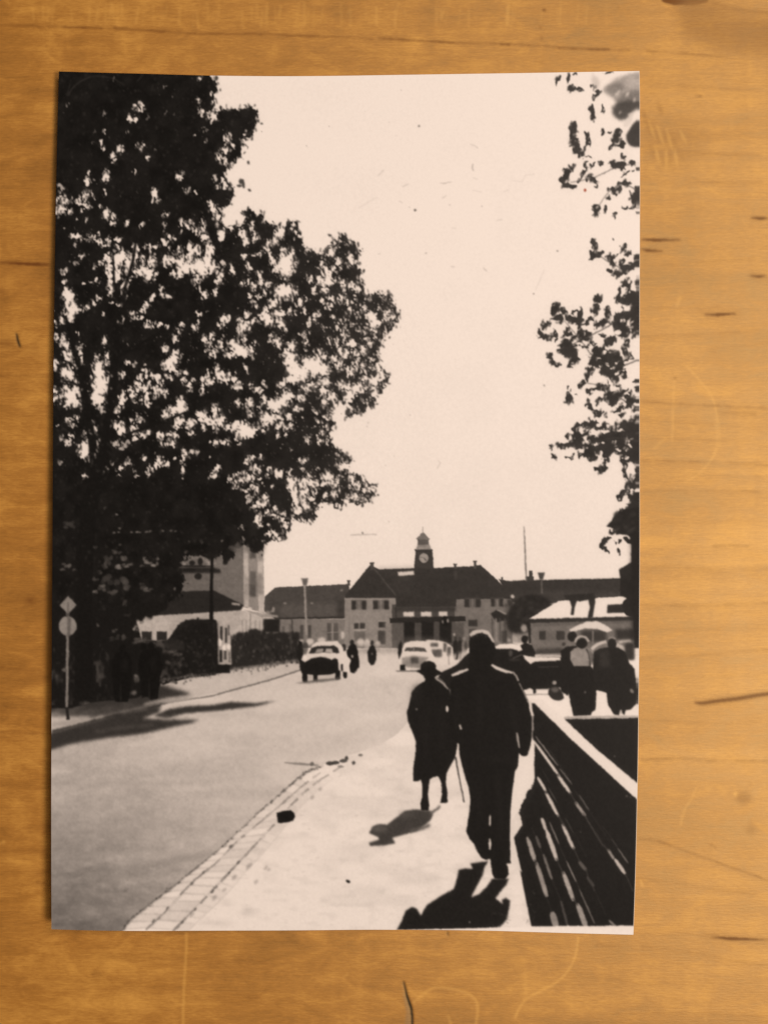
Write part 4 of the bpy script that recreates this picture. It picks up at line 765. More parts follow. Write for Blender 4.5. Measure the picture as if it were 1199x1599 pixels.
# single leaves against the light, along every edge of the crown
lb = gauss(light.astype(np.float32), 3.0 * SS)
rl = np.random.RandomState(17)
for i in range(15000):
    px_, py_ = rl.uniform(84, 632), rl.uniform(112, 852)
    q = lb[int((py_ - Y0) * SS) - c_L, int((px_ - X0) * SS) - a_L]
    if q < .12 or q > .94 or rl.rand() > (.75 if q < .8 else .4):
        continue
    u_ = np.clip((px_ - 330) / 260, 0, 1)
    if rl.rand() < .22 + .75 * min(1, q * 1.6) or py_ > 842:
        ell(px_, py_, rl.uniform(.8, 1.6), rl.uniform(2., 4.0), .11 + .10 * u_ + .18 * rl.rand() ** 2, P_TREE, ang=rl.normal(-18, 28), alpha=rl.uniform(.6, .95), soft=.35)
    else:
        ell(px_, py_, rl.uniform(.7, 1.3), rl.uniform(1.6, 3.4), .92, None, ang=rl.normal(-18, 25), alpha=rl.uniform(.35, .9), soft=.35)

for i in range(2600):
    px_, py_ = rl.uniform(86, 620), rl.uniform(114, 960)
    iy_, ix_ = int((py_ - Y0) * SS) - c_L, int((px_ - X0) * SS) - a_L
    if iy_ >= lb.shape[0] or lb[iy_, ix_] > .25:
        continue
    ell(px_, py_, rl.uniform(1, 2.2), rl.uniform(1.6, 3.4), .13 + .10 * rl.rand() + .06 * np.clip((px_ - 330) / 260, 0, 1), None, ang=rl.normal(-20, 30), alpha=.45, soft=.7)
# ---- road signs at the left edge
P_SIGN = part('printed_road_sign', label='diamond and round road signs on one pole at the left edge')
w_ = part('printed_pole', P_SIGN)
stroke([(106.5, 950), (106, 1000), (105, 1105)], [3.4, 4, 4], .52, w_, soft=.5); stroke([(105, 1104), (107, 1124)], [5, 5.5], .13, w_, soft=.6)
w_ = part('printed_sign_plate', P_SIGN, 'diamond sign plate')
poly([(93.5, 945.5), (107, 930.5), (120, 944.5), (107, 959)], .545, w_, soft=.5)
w_ = part('printed_sign_plate', P_SIGN, 'round sign plate')
ell(106.3, 977.5, 14, 15.3, .555, w_, soft=.5)
stroke([(107, 940), (107, 962)], 2.6, .38, alpha=.7, soft=.8); stroke([(108.5, 964), (108, 994)], 5, .34, alpha=.8, soft=1); stroke([(106, 958), (106, 964)], 5, .3, alpha=.8, soft=.7)
ell(101, 1046, 4, 3, .38, soft=.8)

# ---- branch hanging in from the right
P_BRANCH = part('printed_branch', label='leafy branch hanging in from the right edge')
leaves = [(871,124,2,8,22),(888,120,3,8),(892,136,7,4),(905,139,6,3,10),(898,116,5,2),(930,150,3.6,7,30),(922,168,4,5),(925,180,4,8,-10),(928,136,2.6,4,0,.6),(940,168,3,6,10),(951,113,7,2.4),(895,203,5.4,10,12),(893,215,5,8),(898,230,6,8),(906,237,7,7),(918,246,5,2.4),(915,210,2.4,6),(917,222,1.5,6),(938,206,2.2,4.4),(950,207,6,2),(965,206,5,5),(961,215,4,8,30),(954,228,2.6,6,40),(970,226,6,3.4,-20),(972,245,4,4),(957,257,4,7),(965,259,7,5),(972,258,3,5),(987,255,4,4,40),(938,255,3,4),(926,256,2,5,30),(975,270,7,2.5,-30),(993,267,4,2),(892,262,4,5),(884,272,5,8,22),(878,280,5.4,6),(882,287,7,4),(893,291,7,3.4,15),(903,283,3,6,20),(910,273,3.6,8,22),(915,260,2,5),(920,278,6,6),(928,283,6,5,30),(930,291,3,4),(979,286,7,4),(973,287,4,4),(967,290,3,6),(957,297,6,4.6),(966,296,4,4),(994,299,4,5),
(964,300,3.6,7,20),(950,309,4,5),(930,329,6,7),(945,328,3,6.4,10),(958,336,1.6,6,15),(977,324,4,2.4,-30),(988,323,6,2.4,-20),(992,308,6,9),(987,302,3,4),(995,333,2,5),(924,377,3,4),(929,380,4.6,5),(928,388,3.6,6),(926,397,6,6),(934,397,8,4.6),(941,394,4,4),(924,402,4,3),(957,373,2,2,0,.7),(972,386,4,6.4,38),(961,396,6,1.4,-38),(953,404,5,7),(956,412,3.4,6),(950,422,3,4,30),(982,396,2.6,4.6,40),(970,410,3.6,7,10),(968,415,4,3),(993,404,5,7,40),(990,413,8,5,-20),(975,421,10,5,-15),(962,426,8,4.6,-10),(956,429,3,3),(977,443,5,7.4),(967,455,3.6,8,20),(963,465,5,6),(980,455,2.6,6),(985,465,10,9),(994,460,6,12),(992,480,8,15),(975,470,8,6),(995,440,2.6,8),(932,466,4.4,6.4),(930,482,5,7),(928,484,7,3.6),
(867,481,6,9,18),(862,487,4,6),(871,498,8,5),(880,490,4,8),(889,497,5,4.6),(897,486,6,2.8,-28),(905,488,2.2,8,15),(900,501,8,5),(903,508,5.4,8),(844,518,3.6,6),(848,525,7,3.6),(857,526,6,3.6),(865,519,2.8,6),(849,508,4.4,4.6),(856,504.5,4,2.4),(886,515,4,6),(886,522,5,3),(896,528,8,3.6,-20),(905,520,5,6),(915,505,8,2.2,-35),(922,497,4,2.6,-40),(885,540,10,8),(880,550,8,5.4),(890,548,12,11),(895,560,8,8),(890,569,3.6,6),(867,531,1.5,4,20),(859,554,4,4),(862,563,2.8,5),(870,569,5.4,3,20),(948,480,4,5),(947,492,5,9),(943,502,7,5),(935,508,8,3.6,-25),(920,520,6,3.6,-20),(910,530,8,4.6,-30),(965,495,8,8),(970,510,12,10),(980,490,8,12),(992,505,6,20),(960,505,5,5),(975,520,8,5),(945,524,10,2.6,10),(955,530,6,6),(950,535,8,4.6),(925,535,5,5),(915,541,6,3.6),(935,549,12,7),(925,558,10,5,-25),(945,551,8,6),(940,565,20,9),(955,560,12,10),(925,566,6,4),(920,578,6,5),(917,588,3.6,5),(950,575,15,9),(965,570,8,8),(970,583,8,3.6),(955,585,10,7),(960,592,6,6),(975,588,5,3),(910,597,5,3.6),(905,600,3,4),(931,605,8,4.6,-20),(940,600,6,5),(920,611,4,4),(950,610,8,9),(955,620,10,9),(965,616,10,5),(972,610,6,3.6),(980,617,8,3.6),(985,625,10,3.6),(960,629,10,4.6,-20),(970,637,12,2.8,-20),(991,640,4,5),(983,631,5,6),(964,601,3,3),(977,535,3.6,6),(974,548,2.6,8),(980,560,6,2.6,-30),(985,555,2,5),(990,597,5,1.8,-30),(994,608,3,6),(888,607,2,4),(889,622,5,6),(935,625,3.6,6),(917,628,3.2,6,-15),(922,637,4,6,-35),(929,643,6,3.6,30),(935,648,5,2.8,-35),(901,618,1.4,1.4,0,.6),
(945,648,2,3,0,.7),(940,622,3,5),(970,648,4.4,3,30),(900,665,4,4.6),(917,661,6,5.4),(926,663,8,5),(936,667,10,3.6),(943,668,4,6),(907,664,5,2),(897,675,2.6,8),(905,681,10,3.6,-20),(915,677,6,2.8,-25),(885,683,4,4),(880,696,12,3.6,-3),(900,690,10,5),(910,696,12,4.6),(925,686,8,4),(960,680,20,11),(980,670,18,12),(991,690,9,35),(940,690,15,8),(930,700,12,7),(920,708,8,6),(910,712,8,3.6),(926,714,11,5),(950,700,15,8),(960,706,12,5),(945,710,5,4),(970,700,12,12),(982,713,12,9),(970,718,6,5),(861.5,701,2,5),(866,715,3,4.6),(882,716,3,3),(889,716,4,1.5),(894,711,3,2),(947,717,4,3),(942,720,2.4,4),(932,733,5,3.4),(941,733,6,3,-25),(946,727,2.8,4),(974,730,4,14),(979,741,4,7),(995,730,3.4,20),(983,758,8,6),(991,756,7,8),(971,772,3.6,7),(967,778,5,5),(976,767,6,2.8),(986,776,9,6),(993,778,6,14),(986,790,10,8),(991,800,10,12),(972,805,14,7,-35),
(940,847,4,5),(945,843,6,2.6,-30),(952,840,3,3),(939,852,2.8,4),(944,857,2.8,4),(947,861,2.4,3),(966,848,3,3.4),(966,861,3,3),(980,843,7,3),(966,829,12,4)]
cuts = [(984,735,5.4,11),(958,716,4.6,9,8),(936,712,3.6,7,10),(935,664,3.4,3),(944,673,6,2.2,-8),(969,673,5,2),(916,691,3,2),(930,693,3,2),(940,692,3,2),(964,702,4,2.4),(978,703,3,2),(982,695,3,3),(981,686,3,1.4),(979,715,3,3),(971,715,2.4,1.4),(990,766,5,2),(976,781,5,6,20),(975,791,3,4),(858,516,6,6),(898,490,4,3.6,-30),(897,513,4,6),(880,494,2,3),(950,520,7,3.6),(932,530,7,6),(938,536,4,3),(921,542,4,3),(911,537,5,4),(944,550,3,3),(948,569,3,2.4),(933,561,4,1.4,-30),(963,568,3,1.4,-30),(975,573,3,1.4,-25),(935,576,3,1.4,-25),(963,584,3,1.8,-25),(930,588,6,5),(938,592,5,4),(945,597,4,3.6),(956,605,4,6,20),(966,606,4,3),(974,598,6,5),(924,601,6,5),(935,615,8,4),(940,632,6,5),(947,638,3,6),(971,500,4,2.4,-30),(978,482,4,4),(965,484,6,4,-30),(981,508,3,4),(964,519,5,3),(978,615,3,2),(970,627,6,2.6,-20),(983,600,6,4),(937,572,2,1.2),(953,575,2,1.4,-30),(915,550,4,4),(907,553,4,6),(914,562,5,5),(972,454,3.2,5)]
a_, b_, c_, d_ = region(850 - 20, 105, 1005, 880)
G, GS = blob_field(leaves, a_, b_, c_, d_, -1.)
K, KS = blob_field(cuts, a_, b_, c_, d_, -1.)
G = warp(G, [(3.2, 7.), (2., 3.8)], 301)
K = warp(K, [(2., 5.), (1.2, 3.)], 311)
nb = leaf_noise(a_, b_, c_, d_, 71, -.25, 5.)
nb2 = leaf_noise(a_, b_, c_, d_, 81, -.25, 3.)
g = np.clip((G + .18 * nb + .24 * nb2 + .14) * 2.9 + .5, 0, 1) * GS
k_ = np.clip((K + .16 * nb2 + .1) * 3.4 + .5, 0, 1)
g = np.clip(g - k_, 0, 1)
Yb = ((np.arange(c_, d_) + .5) / SS + Y0)[:, None]
dk = .20 + .05 * (value_noise(d_ - c_, b_ - a_, 22, 22, 91) - .5) - .04 * np.clip((Yb - 650) / 200, 0, 1)
t_ = tone[c_:d_, a_:b_]
t_ += (dk - t_) * g
part_map[c_:d_, a_:b_][g > .5] = P_BRANCH
P_BLUR = part('printed_leaf', P_BRANCH, 'grey out-of-focus leaves in the top right corner')
poly([(941, 139), (952, 130), (962, 122), (976, 117), (1000, 112), (1000, 168), (990, 172), (981, 181), (974, 187), (966, 187), (957, 179), (956, 168), (962, 161), (955, 152), (945, 146)], .62, P_BLUR, .85, 2.2)
poly([(943, 139), (954, 132), (966, 128), (975, 134), (968, 146), (956, 148)], .50, P_BLUR, .8, 2.)
poly([(962, 158), (972, 146), (985, 140), (1000, 144), (1000, 162), (985, 166), (968, 166)], .46, P_BLUR, .75, 2.4)
poly([(957, 179), (956, 168), (964, 160), (980, 156), (1000, 158), (1000, 166), (989, 172), (981, 181), (974, 187), (966, 187)], .27, P_BLUR, .9, 2.)
poly([(978, 222), (977, 211), (984, 199), (992, 189), (1000, 183), (1000, 226), (993, 230), (984, 228)], .21, P_BLUR, .96, 1.2)
for x_, y_, rx_, ry_, v_, al, so in [(930, 130, 6, 9, .72, .5, 2), (988, 128, 10, 9, .84, .5, 4), (926, 122, 4, 6, .8, .5, 2)]:
    ell(x_, y_, rx_, ry_, v_, None, alpha=al, soft=so)
for x_, y_, rx_, ry_, an_ in [(964, 145, 2, 6, 40), (979, 147, 2, 5, 30), (990, 156, 2, 4, 20), (968, 176, 1.4, 3, 20), (980, 190, 5, 10, 40), (984, 180, 4, 5, 40)]:
    ell(x_, y_, rx_, ry_, .9, ang=an_, alpha=.75, soft=1.2)
gb = gauss(g.astype(np.float32), 2.6 * SS)
for i in range(2600):
    px_, py_ = rl.uniform(842, 996), rl.uniform(114, 830)
    q = gb[int((py_ - Y0) * SS) - c_, int((px_ - X0) * SS) - a_]
    if q < .25 or q > .9:
        continue
    if rl.rand() < .55:
        ell(px_, py_, rl.uniform(1.1, 2.2), rl.uniform(2.2, 4.2), .2 + .06 * rl.rand(), P_BRANCH, ang=rl.normal(28, 30), alpha=rl.uniform(.55, .95), soft=.5)
    else:
        ell(px_, py_, rl.uniform(.8, 1.6), rl.uniform(1.6, 3.4), .97, None, ang=rl.normal(35, 28), alpha=rl.uniform(.4, .9), soft=.5)
for pts_, w_ in [([(1000, 470), (975, 492), (945, 512), (905, 532), (880, 545)], [3, 2.2, 1.6, 1.2]), ([(1000, 560), (965, 572), (930, 560), (905, 530), (880, 500)], [2.4, 2, 1.4, 1]), ([(1000, 640), (968, 622), (940, 604), (915, 598)], [2.2, 1.8, 1.2]), ([(1000, 690), (960, 684), (920, 692), (880, 697)], [3, 2.4, 1.6, 1.2]), ([(1000, 400), (978, 418), (955, 412), (930, 395)], [2, 1.6, 1.2]), ([(1000, 300), (972, 288), (950, 300), (932, 326)], [2, 1.4, 1]), ([(990, 255), (960, 262), (925, 278), (890, 285)], [1.6, 1.4, 1.]), ([(905, 240), (897, 222), (896, 200)], [2, 2, 1]), ([(985, 740), (976, 765), (968, 778)], [3, 3, 2])]:
    stroke(pts_, w_, .24, P_BRANCH, alpha=.75, soft=.5, smooth=5)
P_TRUNKR = part('printed_trunk', P_BRANCH)
poly([(946, 822), (958, 808), (966, 798), (976, 796), (1000, 790), (1000, 1012), (990, 1012), (988, 960), (980, 935), (968, 930), (968, 905), (966, 890), (975, 884), (985, 878), (985, 850), (976, 846), (984, 841), (980, 836), (966, 834), (958, 826)], .13, P_TRUNKR, soft=.8)
for i in range(26):
    ell(rng.uniform(958, 990), rng.uniform(800, 832), 3 + 3 * rng.rand(), 2 + 2 * rng.rand(), .13 + .13 * rng.rand(), alpha=.6, soft=1., ang=-35)
box(985, 830, 1000, 1000, .105, P_TRUNKR, .7, 3)
poly([(966, 889), (985, 879), (985, 905), (970, 905)], .15, P_TRUNKR, soft=.6)

# ---- specks, hairs and scuffs on the old print, plus painted sheen at its creased corner
for x_, y_, r_, v_ in [(654, 197, 1.6, .45), (648, 328, 1.8, .35), (870, 392, 1.3, .5), (849, 602, 1.5, .55), (833, 459, 1.5, .5), (640, 648, 1, .75), (702, 320, 1, .7), (752, 322, 1, .7), (665, 396, 1.2, .65), (575, 660, 1, .75), (573, 666, 1, .8)]:
    ell(x_, y_, r_, r_ * .9, v_, soft=.4)
for pts_, w_, v_ in [([(738, 256), (737, 262), (739, 267)], 1, .55), ([(687, 286), (696, 286), (705, 284)], .9, .68), ([(734, 225), (742, 228), (746, 232)], .9, .78), ([(599, 265), (590, 275)], 2, .88), ([(628, 292), (638, 287)], 1.6, .86), ([(736, 297), (752, 300)], .8, .85), ([(775, 344), (784, 343)], .9, .8), ([(706, 356), (712, 357)], .9, .82), ([(755, 418), (760, 424)], 1, .72), ([(703, 416), (710, 417)], 1, .75), ([(683, 718), (688, 723), (682, 732)], 1.2, .82), ([(850, 420), (835, 455)], 1.2, .9), ([(800, 282), (815, 284), (820, 273), (834, 272)], 1, .88), ([(623, 314), (629, 317)], 1.2, .85), ([(560, 325), (575, 315), (590, 308)], 2, .93), ([(785, 300), (795, 296)], 1, .86), ([(690, 310), (697, 305)], 1.4, .84), ([(738, 278), (746, 280)], 1, .82)]:
    stroke(pts_, w_, v_, soft=.5, alpha=.9)
for pts_, v_, al in [([(107, 150), (115, 136), (127, 127), (140, 120)], .3, .55), ([(140, 120), (155, 119), (175, 122), (186, 127), (192, 131)], .26, .5), ([(214, 128), (222, 118)], .28, .5), ([(106, 147), (110, 132)], .24, .5)]:
    stroke(pts_, 1.6, v_, alpha=al, soft=.6, smooth=4)  # pale arcs: sheen of the creased top left corner, painted into the tone
for i in range(40):
    t_ = i / 39.
    cx_, cy_ = 764 + 30 * math.sin(t_ * 3) + rng.uniform(-3, 3), 1436 + 10 * math.cos(t_ * 3) + rng.uniform(-2, 2)
    ell(cx_, cy_, .8, .6, .36, alpha=.5, soft=.3)
for i in range(26):
    x_, y_ = rng.uniform(812, 836), rng.uniform(1388, 1446)
    stroke([(x_, y_), (x_ + rng.uniform(-4, 4), y_ + rng.uniform(-6, 6))], .9, .34 if x_ > 822 else .98, alpha=.5, soft=.4)
ell(733, 1440, 1, 1.6, .6, soft=.4); ell(959, 1181, 1.2, 1.4, .4, soft=.5); ell(978, 1243, 1.6, 1.6, .35, soft=.6); ell(906, 1299, 1, 1, .35, soft=.4); ell(984, 1245, 1.2, 1.2, .3, soft=.5)
rng2 = np.random.RandomState(99)
for i in range(60):
    x_, y_ = rng2.uniform(450, 900), rng2.uniform(150, 760)
    stroke([(x_, y_), (x_ + rng2.uniform(-5, 5), y_ + rng2.uniform(-4, 4))], .8, .9, alpha=.5, soft=.5)

# the uncoated white margin along the bottom right
P_MARGIN = part('printed_margin', label='bare white margin strip along the lower right edge')
poly([(610, 1452.5), (700, 1450.5), (790, 1448), (834, 1446.5), (900, 1446), (988, 1445.5), (1000, 1445), (1000, 1480), (610, 1480)], .985, P_MARGIN, soft=.5)

# everything softened by an old lens, then a little grain
tone = warp(tone, [(.38, 6.), (.26, 2.6)], 401)
part_map = warp(part_map, [(.38, 6.), (.26, 2.6)], 401)
mid = np.clip(tone * 4, 0, 1) * np.clip((.93 - tone) * 5, 0, 1) * np.where((part_map == P_ROAD) | (part_map == P_VERGE) | (part_map == P_PAVE), .22, .36)
tone *= 1 + mid * (.26 * (value_noise(H2, W2, 5, 5, 411) - .5) + .26 * (value_noise(H2, W2, 13, 11, 412) - .5) + .20 * (value_noise(H2, W2, 40, 34, 413) - .5))
tone = gauss(tone, .92 * SS)
tone = .93 * tone + .07 * gauss(tone, 5 * SS)
tone += .010 * (value_noise(H2, W2, 3.2, 3.2, 101) - .5) + .018 * (value_noise(H2, W2, 7, 7, 102) - .5)
xe = int((993.5 - X0) * SS)
tone[:int((1440 - Y0) * SS), xe:] = tone[:int((1440 - Y0) * SS), xe - 1:xe]
part_map[:int((1440 - Y0) * SS), xe:] = part_map[:int((1440 - Y0) * SS), xe - 1:xe]
tone = np.clip(tone, .06, 1.0)
# ---------------------------------------------------------------- end of the picture
print_tone, print_parts = tone, part_map
PX0, PY0, PSS = X0, Y0, SS

# ---------------------------------------------------------------- helpers
def mesh_object(name, co, faces_idx, material, parent=None, smooth=True, attrs=None):
    me = bpy.data.meshes.new(name)
    nv, nf = len(co), len(faces_idx)
    me.vertices.add(nv)
    me.vertices.foreach_set('co', np.asarray(co, np.float32).ravel())
    me.loops.add(nf * 4)
    me.loops.foreach_set('vertex_index', np.asarray(faces_idx, np.int32).ravel())
    me.polygons.add(nf)
    me.polygons.foreach_set('loop_start', np.arange(0, nf * 4, 4, dtype=np.int32))
    me.polygons.foreach_set('loop_total', np.full(nf, 4, np.int32))
    if smooth:
        me.polygons.foreach_set('use_smooth', np.ones(nf, bool))
    me.update(calc_edges=True)
    for an, (kind, data) in (attrs or {}).items():
        at = me.attributes.new(an, kind, 'POINT')
        at.data.foreach_set('color' if kind == 'FLOAT_COLOR' else 'value', np.asarray(data, np.float32).ravel())
    me.materials.append(material)
    ob = bpy.data.objects.new(name, me)
    scene.collection.objects.link(ob)
    if parent is not None:
        ob.parent = parent
    return ob

def sample(img, px, py, x0, y0, ss):
    x = (px - x0) * ss - .5; y = (py - y0) * ss - .5
    x = np.clip(x, 0, img.shape[1] - 1.001); y = np.clip(y, 0, img.shape[0] - 1.001)
    xi, yi = x.astype(int), y.astype(int)
    fx, fy = x - xi, y - yi
    return (img[yi, xi] * (1 - fx) + img[yi, xi + 1] * fx) * (1 - fy) + (img[yi + 1, xi] * (1 - fx) + img[yi + 1, xi + 1] * fx) * fy

# ---------------------------------------------------------------- the wooden tabletop
X0, Y0, SS, W2, H2 = 0, 0, 1, 1199, 1599
def blank():
    return np.zeros((H2, W2), np.float32), np.zeros((H2, W2), np.int16)
# dark growth lines, streaks and knots
tone, part_map = blank()
rw = np.random.RandomState(5)
def grain_line(pts, w, v, soft=.8, breaks=.25):
    P = smooth_pts(pts, 10, False)
    n = len(P)
    step = 3
    for i in range(0, n - step, step):
        if rw.rand() < breaks:
            continue
        stroke(P[i:i + step + 1] + rw.normal(0, .3, (len(P[i:i + step + 1]), 2)), w * rw.uniform(.6, 1.3), v * rw.uniform(.6, 1.15), alpha=1, soft=soft)
grain_line([(0, 40), (60, 41), (130, 43), (200, 45), (300, 52), (400, 53), (500, 57), (600, 60), (700, 66), (800, 69), (900, 75), (1000, 79), (1060, 82), (1120, 88), (1199, 90)], 2.6, .55, .7, .1)
for a_, b_, w_, v_ in [((100, 42), (160, 44), 3, .7), ((560, 60), (583, 61), 4, .5), ((598, 60), (640, 63), 4, .6), ((672, 64), (700, 66), 3, .7), ((780, 69), (796, 70), 4, .8), ((870, 75), (945, 78), 3.4, .7), ((1045, 82), (1110, 87), 3, .5), ((180, 45), (260, 49), 2.6, .6)]:
    stroke([a_, b_], [w_ * .4, w_, w_ * .4], v_, soft=.8)
poly([(1028, -4), (1112, -4), (1102, 4), (1084, 9), (1052, 8), (1034, 3)], .95, soft=1.6)
poly([(1060, 4), (1110, 2), (1150, 18), (1199, 22), (1199, 86), (1130, 84), (1075, 60), (1055, 30)], .30, soft=9)
stroke([(1110, 3), (1145, 14), (1199, 20)], 4, .35, soft=2)
for pts_, w_, v_ in [([(1000, 128), (1100, 136), (1199, 143)], 2, .30), ([(1000, 228), (1090, 239), (1199, 243)], 2.4, .40), ([(1070, 281), (1130, 285), (1199, 284)], 2.4, .42), ([(1170, 341), (1199, 340)], 4, .5), ([(1000, 374), (1030, 375), (1065, 374)], 3, .75), ([(1000, 389), (1015, 391), (1030, 392)], 4, .4), ([(1000, 415), (1060, 412), (1199, 402)], 2, .22),
                     ([(1168, 430), (1182, 432), (1196, 430)], 3.6, .6), ([(1000, 482), (1090, 480), (1199, 484)], 2, .25), ([(1102, 491), (1118, 491.5), (1142, 490)], 3.4, .95), ([(1090, 489), (1160, 490)], 8, .25), ([(1000, 526), (1100, 522), (1199, 516)], 2, .3), ([(1110, 545), (1199, 536)], 2, .25),
                     ([(1000, 627), (1050, 630), (1090, 632), (1140, 635), (1199, 637)], 2, .65), ([(1118, 644), (1150, 645), (1184, 647)], 3, .5), ([(1000, 655), (1100, 662), (1199, 668)], 3, .22), ([(1000, 686), (1060, 686), (1199, 690)], 2.4, .3), ([(1000, 719), (1060, 720), (1130, 723), (1199, 726)], 2.2, .55), ([(1000, 767), (1100, 766), (1199, 768)], 2, .42), ([(1080, 740), (1199, 747)], 2, .2),
                     ([(1112, 853), (1150, 852), (1172, 853)], 2.6, .5), ([(1000, 818), (1199, 814)], 4, .22), ([(1000, 888), (1060, 886), (1120, 891), (1199, 888)], 4, .35), ([(1000, 945), (1080, 946), (1140, 944), (1199, 942)], 3, .42), ([(1000, 1026), (1080, 1024), (1140, 1018), (1199, 1014)], 2.4, .4), ([(1000, 985), (1199, 980)], 3, .16), ([(1000, 1062), (1199, 1054)], 3, .16),
                     ([(1000, 1187), (1060, 1184), (1110, 1188), (1199, 1189)], 2.6, .6), ([(1000, 1124), (1110, 1130), (1199, 1126)], 3, .2), ([(996, 1309), (1020, 1312), (1045, 1320), (1080, 1333), (1120, 1347), (1160, 1361), (1199, 1376)], 1.8, .72), ([(992, 1372), (1060, 1380), (1120, 1390), (1180, 1396)], 3, .25), ([(1112, 1463), (1140, 1466), (1199, 1468)], 3.4, .9), ([(1090, 1462), (1120, 1464)], 5, .4),
                     ([(1000, 1478), (1080, 1488), (1140, 1500), (1199, 1508)], 3, .28), ([(930, 1475), (950, 1477), (970, 1476)], 3, .4), ([(860, 1512), (960, 1530), (1060, 1540), (1199, 1552)], 3, .16), ([(1000, 1580), (1199, 1588)], 3, .2),
                     ([(0, 410), (40, 412), (86, 413)], 3, .75), ([(0, 455), (8, 458)], 6, .7), ([(0, 586), (40, 587), (83, 588)], 2.6, .5), ([(0, 535), (14, 537), (26, 540)], 8, .6), ([(20, 540), (50, 545), (60, 556)], 6, .35), ([(0, 700), (80, 704)], 3, .18), ([(0, 650), (80, 648)], 3, .16), ([(0, 824), (50, 826), (82, 822)], 2.4, .35), ([(0, 848), (80, 846)], 6, .2), ([(0, 938), (40, 936), (82, 936)], 2, .28),
                     ([(0, 1042), (50, 1047), (80, 1044)], 3, .4), ([(0, 1143), (30, 1143), (60, 1146), (80, 1146)], 2, .6), ([(0, 1110), (80, 1108)], 4, .16), ([(0, 1226), (80, 1230)], 4, .2), ([(58, 1377), (66, 1379), (72, 1378)], 3, .7), ([(0, 1330), (78, 1328)], 5, .2), ([(143, 1521), (152, 1520), (160, 1522)], 3, .6), ([(0, 1545), (60, 1540), (150, 1536), (220, 1542)], 6, .2),
                     ([(100, 84), (200, 88), (300, 94)], 5, .18), ([(400, 100), (520, 96), (600, 92)], 4, .2), ([(480, 82), (600, 82), (760, 92)], 2, .22), ([(120, 1490), (300, 1500), (480, 1508), (620, 1502)], 8, .16), ([(300, 1560), (480, 1555), (600, 1566)], 8, .14), ([(700, 1475), (850, 1482)], 4, .14), ([(640, 1500), (760, 1508), (900, 1502)], 5, .14), ([(0, 1580), (200, 1588)], 6, .18)]:
    grain_line(pts_, w_ * 1.25, v_ * .72, 1.1 if w_ < 3.5 else 2.2, .02)
    stroke(smooth_pts(pts_, 6, False) + (0, 2.5), w_ * 3.5, v_ * .22, alpha=.5, soft=3)
for a_, b_, c_, w_ in [((1000, 374), (1022, 375), (1062, 374.5), 4), ((1098, 491), (1120, 491.5), (1148, 490), 4.4), ((1108, 1463), (1140, 1466), (1199, 1468), 4.4), ((1000, 389), (1010, 391), (1034, 392), 4), ((1172, 340), (1188, 341), (1199, 340.5), 5), ((0, 410), (44, 412), (76, 413), 3.6), ((1170, 430.5), (1184, 432), (1196, 430), 3.4)]:
    stroke([a_, b_, c_], [.8, w_, 1.], 1., soft=.7, alpha=.95)
stk = smooth_pts([(1083, 1097), (1096, 1098), (1120, 1094.5), (1150, 1091), (1180, 1086), (1199, 1083.5)], 6, False)
stroke(stk, [2, 10, 11, 11, 10], .30, soft=2.5)
stroke(stk, [1, 4.4, 4.6, 5, 5, 4.6], .82, soft=1.)
# a knot-like ripple on the upper right
for x_, y_, h_, l_ in [(1012, 200, 24, -10), (1024, 210, 30, -14), (1038, 215, 32, -12), (1052, 222, 30, -10), (1018, 238, 22, -8), (1034, 248, 24, -6), (1046, 244, 30, 6), (1062, 240, 20, -8), (1005, 180, 18, -6), (1030, 170, 18, -8)]:
    stroke([(x_ + l_ * .5, y_ - h_ * .6), (x_, y_), (x_ - l_ * .5, y_ + h_ * .6)], [1, 7, 1], .34, alpha=.9, soft=2.2)
poly([(1000, 190), (1060, 180), (1110, 215), (1090, 250), (1040, 265), (1000, 250)], .22, alpha=.6, soft=10)
for x_, y_, rx_, ry_, v_ in [(849, 15.5, 3, 2, .9), (843, 43, 2.4, 1.6, .5), (845, 60, 2, 6, .25), (965, 11, 1.4, 1.2, .6), (48, 938, 3.6, 2.6, .9), (48, 938, 10, 6, .35), (12, 536, 12, 5, .4), (1116, 1324, 1.4, 1.8, .6), (1085, 265 - 115, 2, 1.4, .5), (1160, 1246, 12, 10, .32), (1172, 1296, 8, 8, .25), (1110, 1320, 3, 2, .3), (152, 1520, 9, 4, .3), (1092, 150, 4, 2, .4), (1053, 590, 2, 3, .5)]:
    ell(x_, y_, rx_, ry_, v_, alpha=.9, soft=.7 if rx_ < 5 else 3)
# scattered short pores
for i in range(900):
    x_, y_ = rw.uniform(0, 1199), rw.uniform(0, 1599)
    if 110 < x_ < 975 and 135 < y_ < 1435:
        continue
    l_ = rw.uniform(3, 14)
    stroke([(x_, y_), (x_ + l_, y_ + rw.uniform(-.6, .6))], rw.uniform(.7, 1.4), rw.uniform(.12, .34), alpha=.8, soft=.5)
dark_mark = tone
